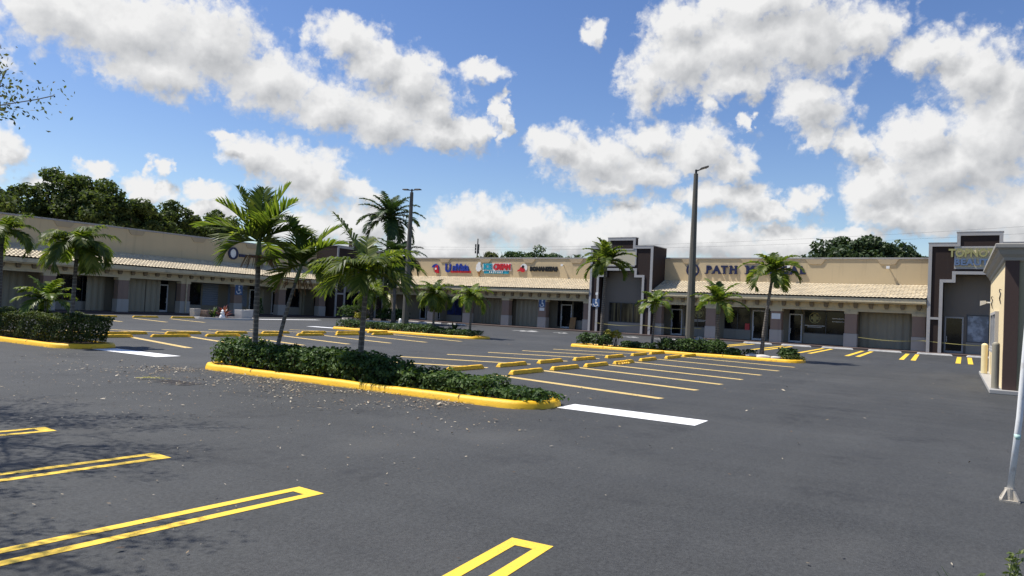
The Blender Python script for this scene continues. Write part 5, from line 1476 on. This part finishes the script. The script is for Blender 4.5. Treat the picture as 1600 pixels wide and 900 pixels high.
vo = gn.node('ShaderNodeTexVoronoi', feature='SMOOTH_F1'); gn.put(vo.inputs['Vector'], gn.v('ADD', P, gn.v('MULTIPLY', warp2, (1.6, 1.6, 0)))); vo.inputs['Scale'].default_value = .9
vo.inputs['Detail'].default_value = 2.5; vo.inputs['Roughness'].default_value = .55; vo.inputs['Smoothness'].default_value = .35
bil = gn.m('SUBTRACT', .55, vo.outputs['Distance'])
d = gn.m('ADD', base, gn.m('MULTIPLY', gn.m('SUBTRACT', fb, .5), 1.0))
d = gn.m('ADD', d, gn.m('MULTIPLY', bil, .34))
gn.put(go.inputs[0], d); gn.put(go.inputs[1], base)
def dens(v):
    nd = wn.node('ShaderNodeGroup'); nd.node_tree = G; wn.put(nd.inputs[0], v); return nd.outputs[0], nd.outputs[1]
D0, B0 = dens(P0)
D1_, B1_ = dens(wn.v('ADD', P0, (.75, 1.25, 0)))       # sunward: up and to the left
cover = wn.mr(D0, -.10, .52)
dB = wn.m('SUBTRACT', B0, B1_); dN = wn.m('SUBTRACT', wn.m('SUBTRACT', D0, D1_), dB)
lit = wn.m('ADD', .90, wn.m('MULTIPLY', dB, .95))
lit = wn.m('ADD', lit, wn.m('MULTIPLY', dN, .20))
thick = wn.mr(B0, .25, .95)
bign = wn.noise(P0, .16, 3, .5)
lit = wn.m('SUBTRACT', lit, wn.m('MULTIPLY', wn.m('SUBTRACT', bign, .46), .55))
lit = wn.m('SUBTRACT', lit, wn.m('MULTIPLY', thick, .34), clamp=True)
ccol = wn.mix(lit, (.44, .46, .495), (1.0, 1.0, 1.0))
hs = wn.node('ShaderNodeHueSaturation'); hs.inputs['Hue'].default_value = .512; hs.inputs['Saturation'].default_value = 1.20; hs.inputs['Value'].default_value = 1.0
wn.put(hs.inputs['Color'], sky.outputs[0])
bg1 = wn.node('ShaderNodeBackground'); wn.put(bg1.inputs[0], hs.outputs[0]); bg1.inputs[1].default_value = .088
bg2 = wn.node('ShaderNodeBackground'); wn.put(bg2.inputs[0], ccol); bg2.inputs[1].default_value = .58
mx = wn.node('ShaderNodeMixShader'); wn.put(mx.inputs[0], cover)
wn.l.new(bg1.outputs[0], mx.inputs[1]); wn.l.new(bg2.outputs[0], mx.inputs[2])
wo = wn.node('ShaderNodeOutputWorld'); wn.l.new(mx.outputs[0], wo.inputs[0])
try:
    W.cycles.sampling_method = 'MANUAL'; W.cycles.sample_map_resolution = 512
except Exception:
    pass

# ------------------------------------------------------------------ camera
f_px, pitch, roll, yaw, H = 1150., .028, .047, .544, 2.012
fw = Vector((math.cos(yaw) * math.cos(pitch), math.sin(yaw) * math.cos(pitch), math.sin(pitch)))
rt = Vector((math.sin(yaw), -math.cos(yaw), 0)); up = rt.cross(fw)
xr = rt * math.cos(roll) + up * math.sin(roll); yu = up * math.cos(roll) - rt * math.sin(roll)
cam = bpy.data.cameras.new('Camera'); cam.sensor_width = 36; cam.lens = f_px / 1600 * 36; cam.clip_end = 1500; cam.clip_start = .05
co = bpy.data.objects.new('Camera', cam); C.objects.link(co)
mw = Matrix.Identity(4)
for i in range(3):
    mw[i][0] = xr[i]; mw[i][1] = yu[i]; mw[i][2] = -fw[i]
mw.translation = (0, 0, H); co.matrix_world = mw
sc = bpy.context.scene; sc.camera = co
sc.view_settings.view_transform = 'Standard'; sc.view_settings.look = 'None'; sc.view_settings.gamma = 1.0; sc.view_settings.exposure = .6
sc.view_settings.use_curve_mapping = False
sc.cycles.max_bounces = 6; sc.cycles.diffuse_bounces = 3; sc.cycles.transparent_max_bounces = 4; sc.cycles.use_denoising = True
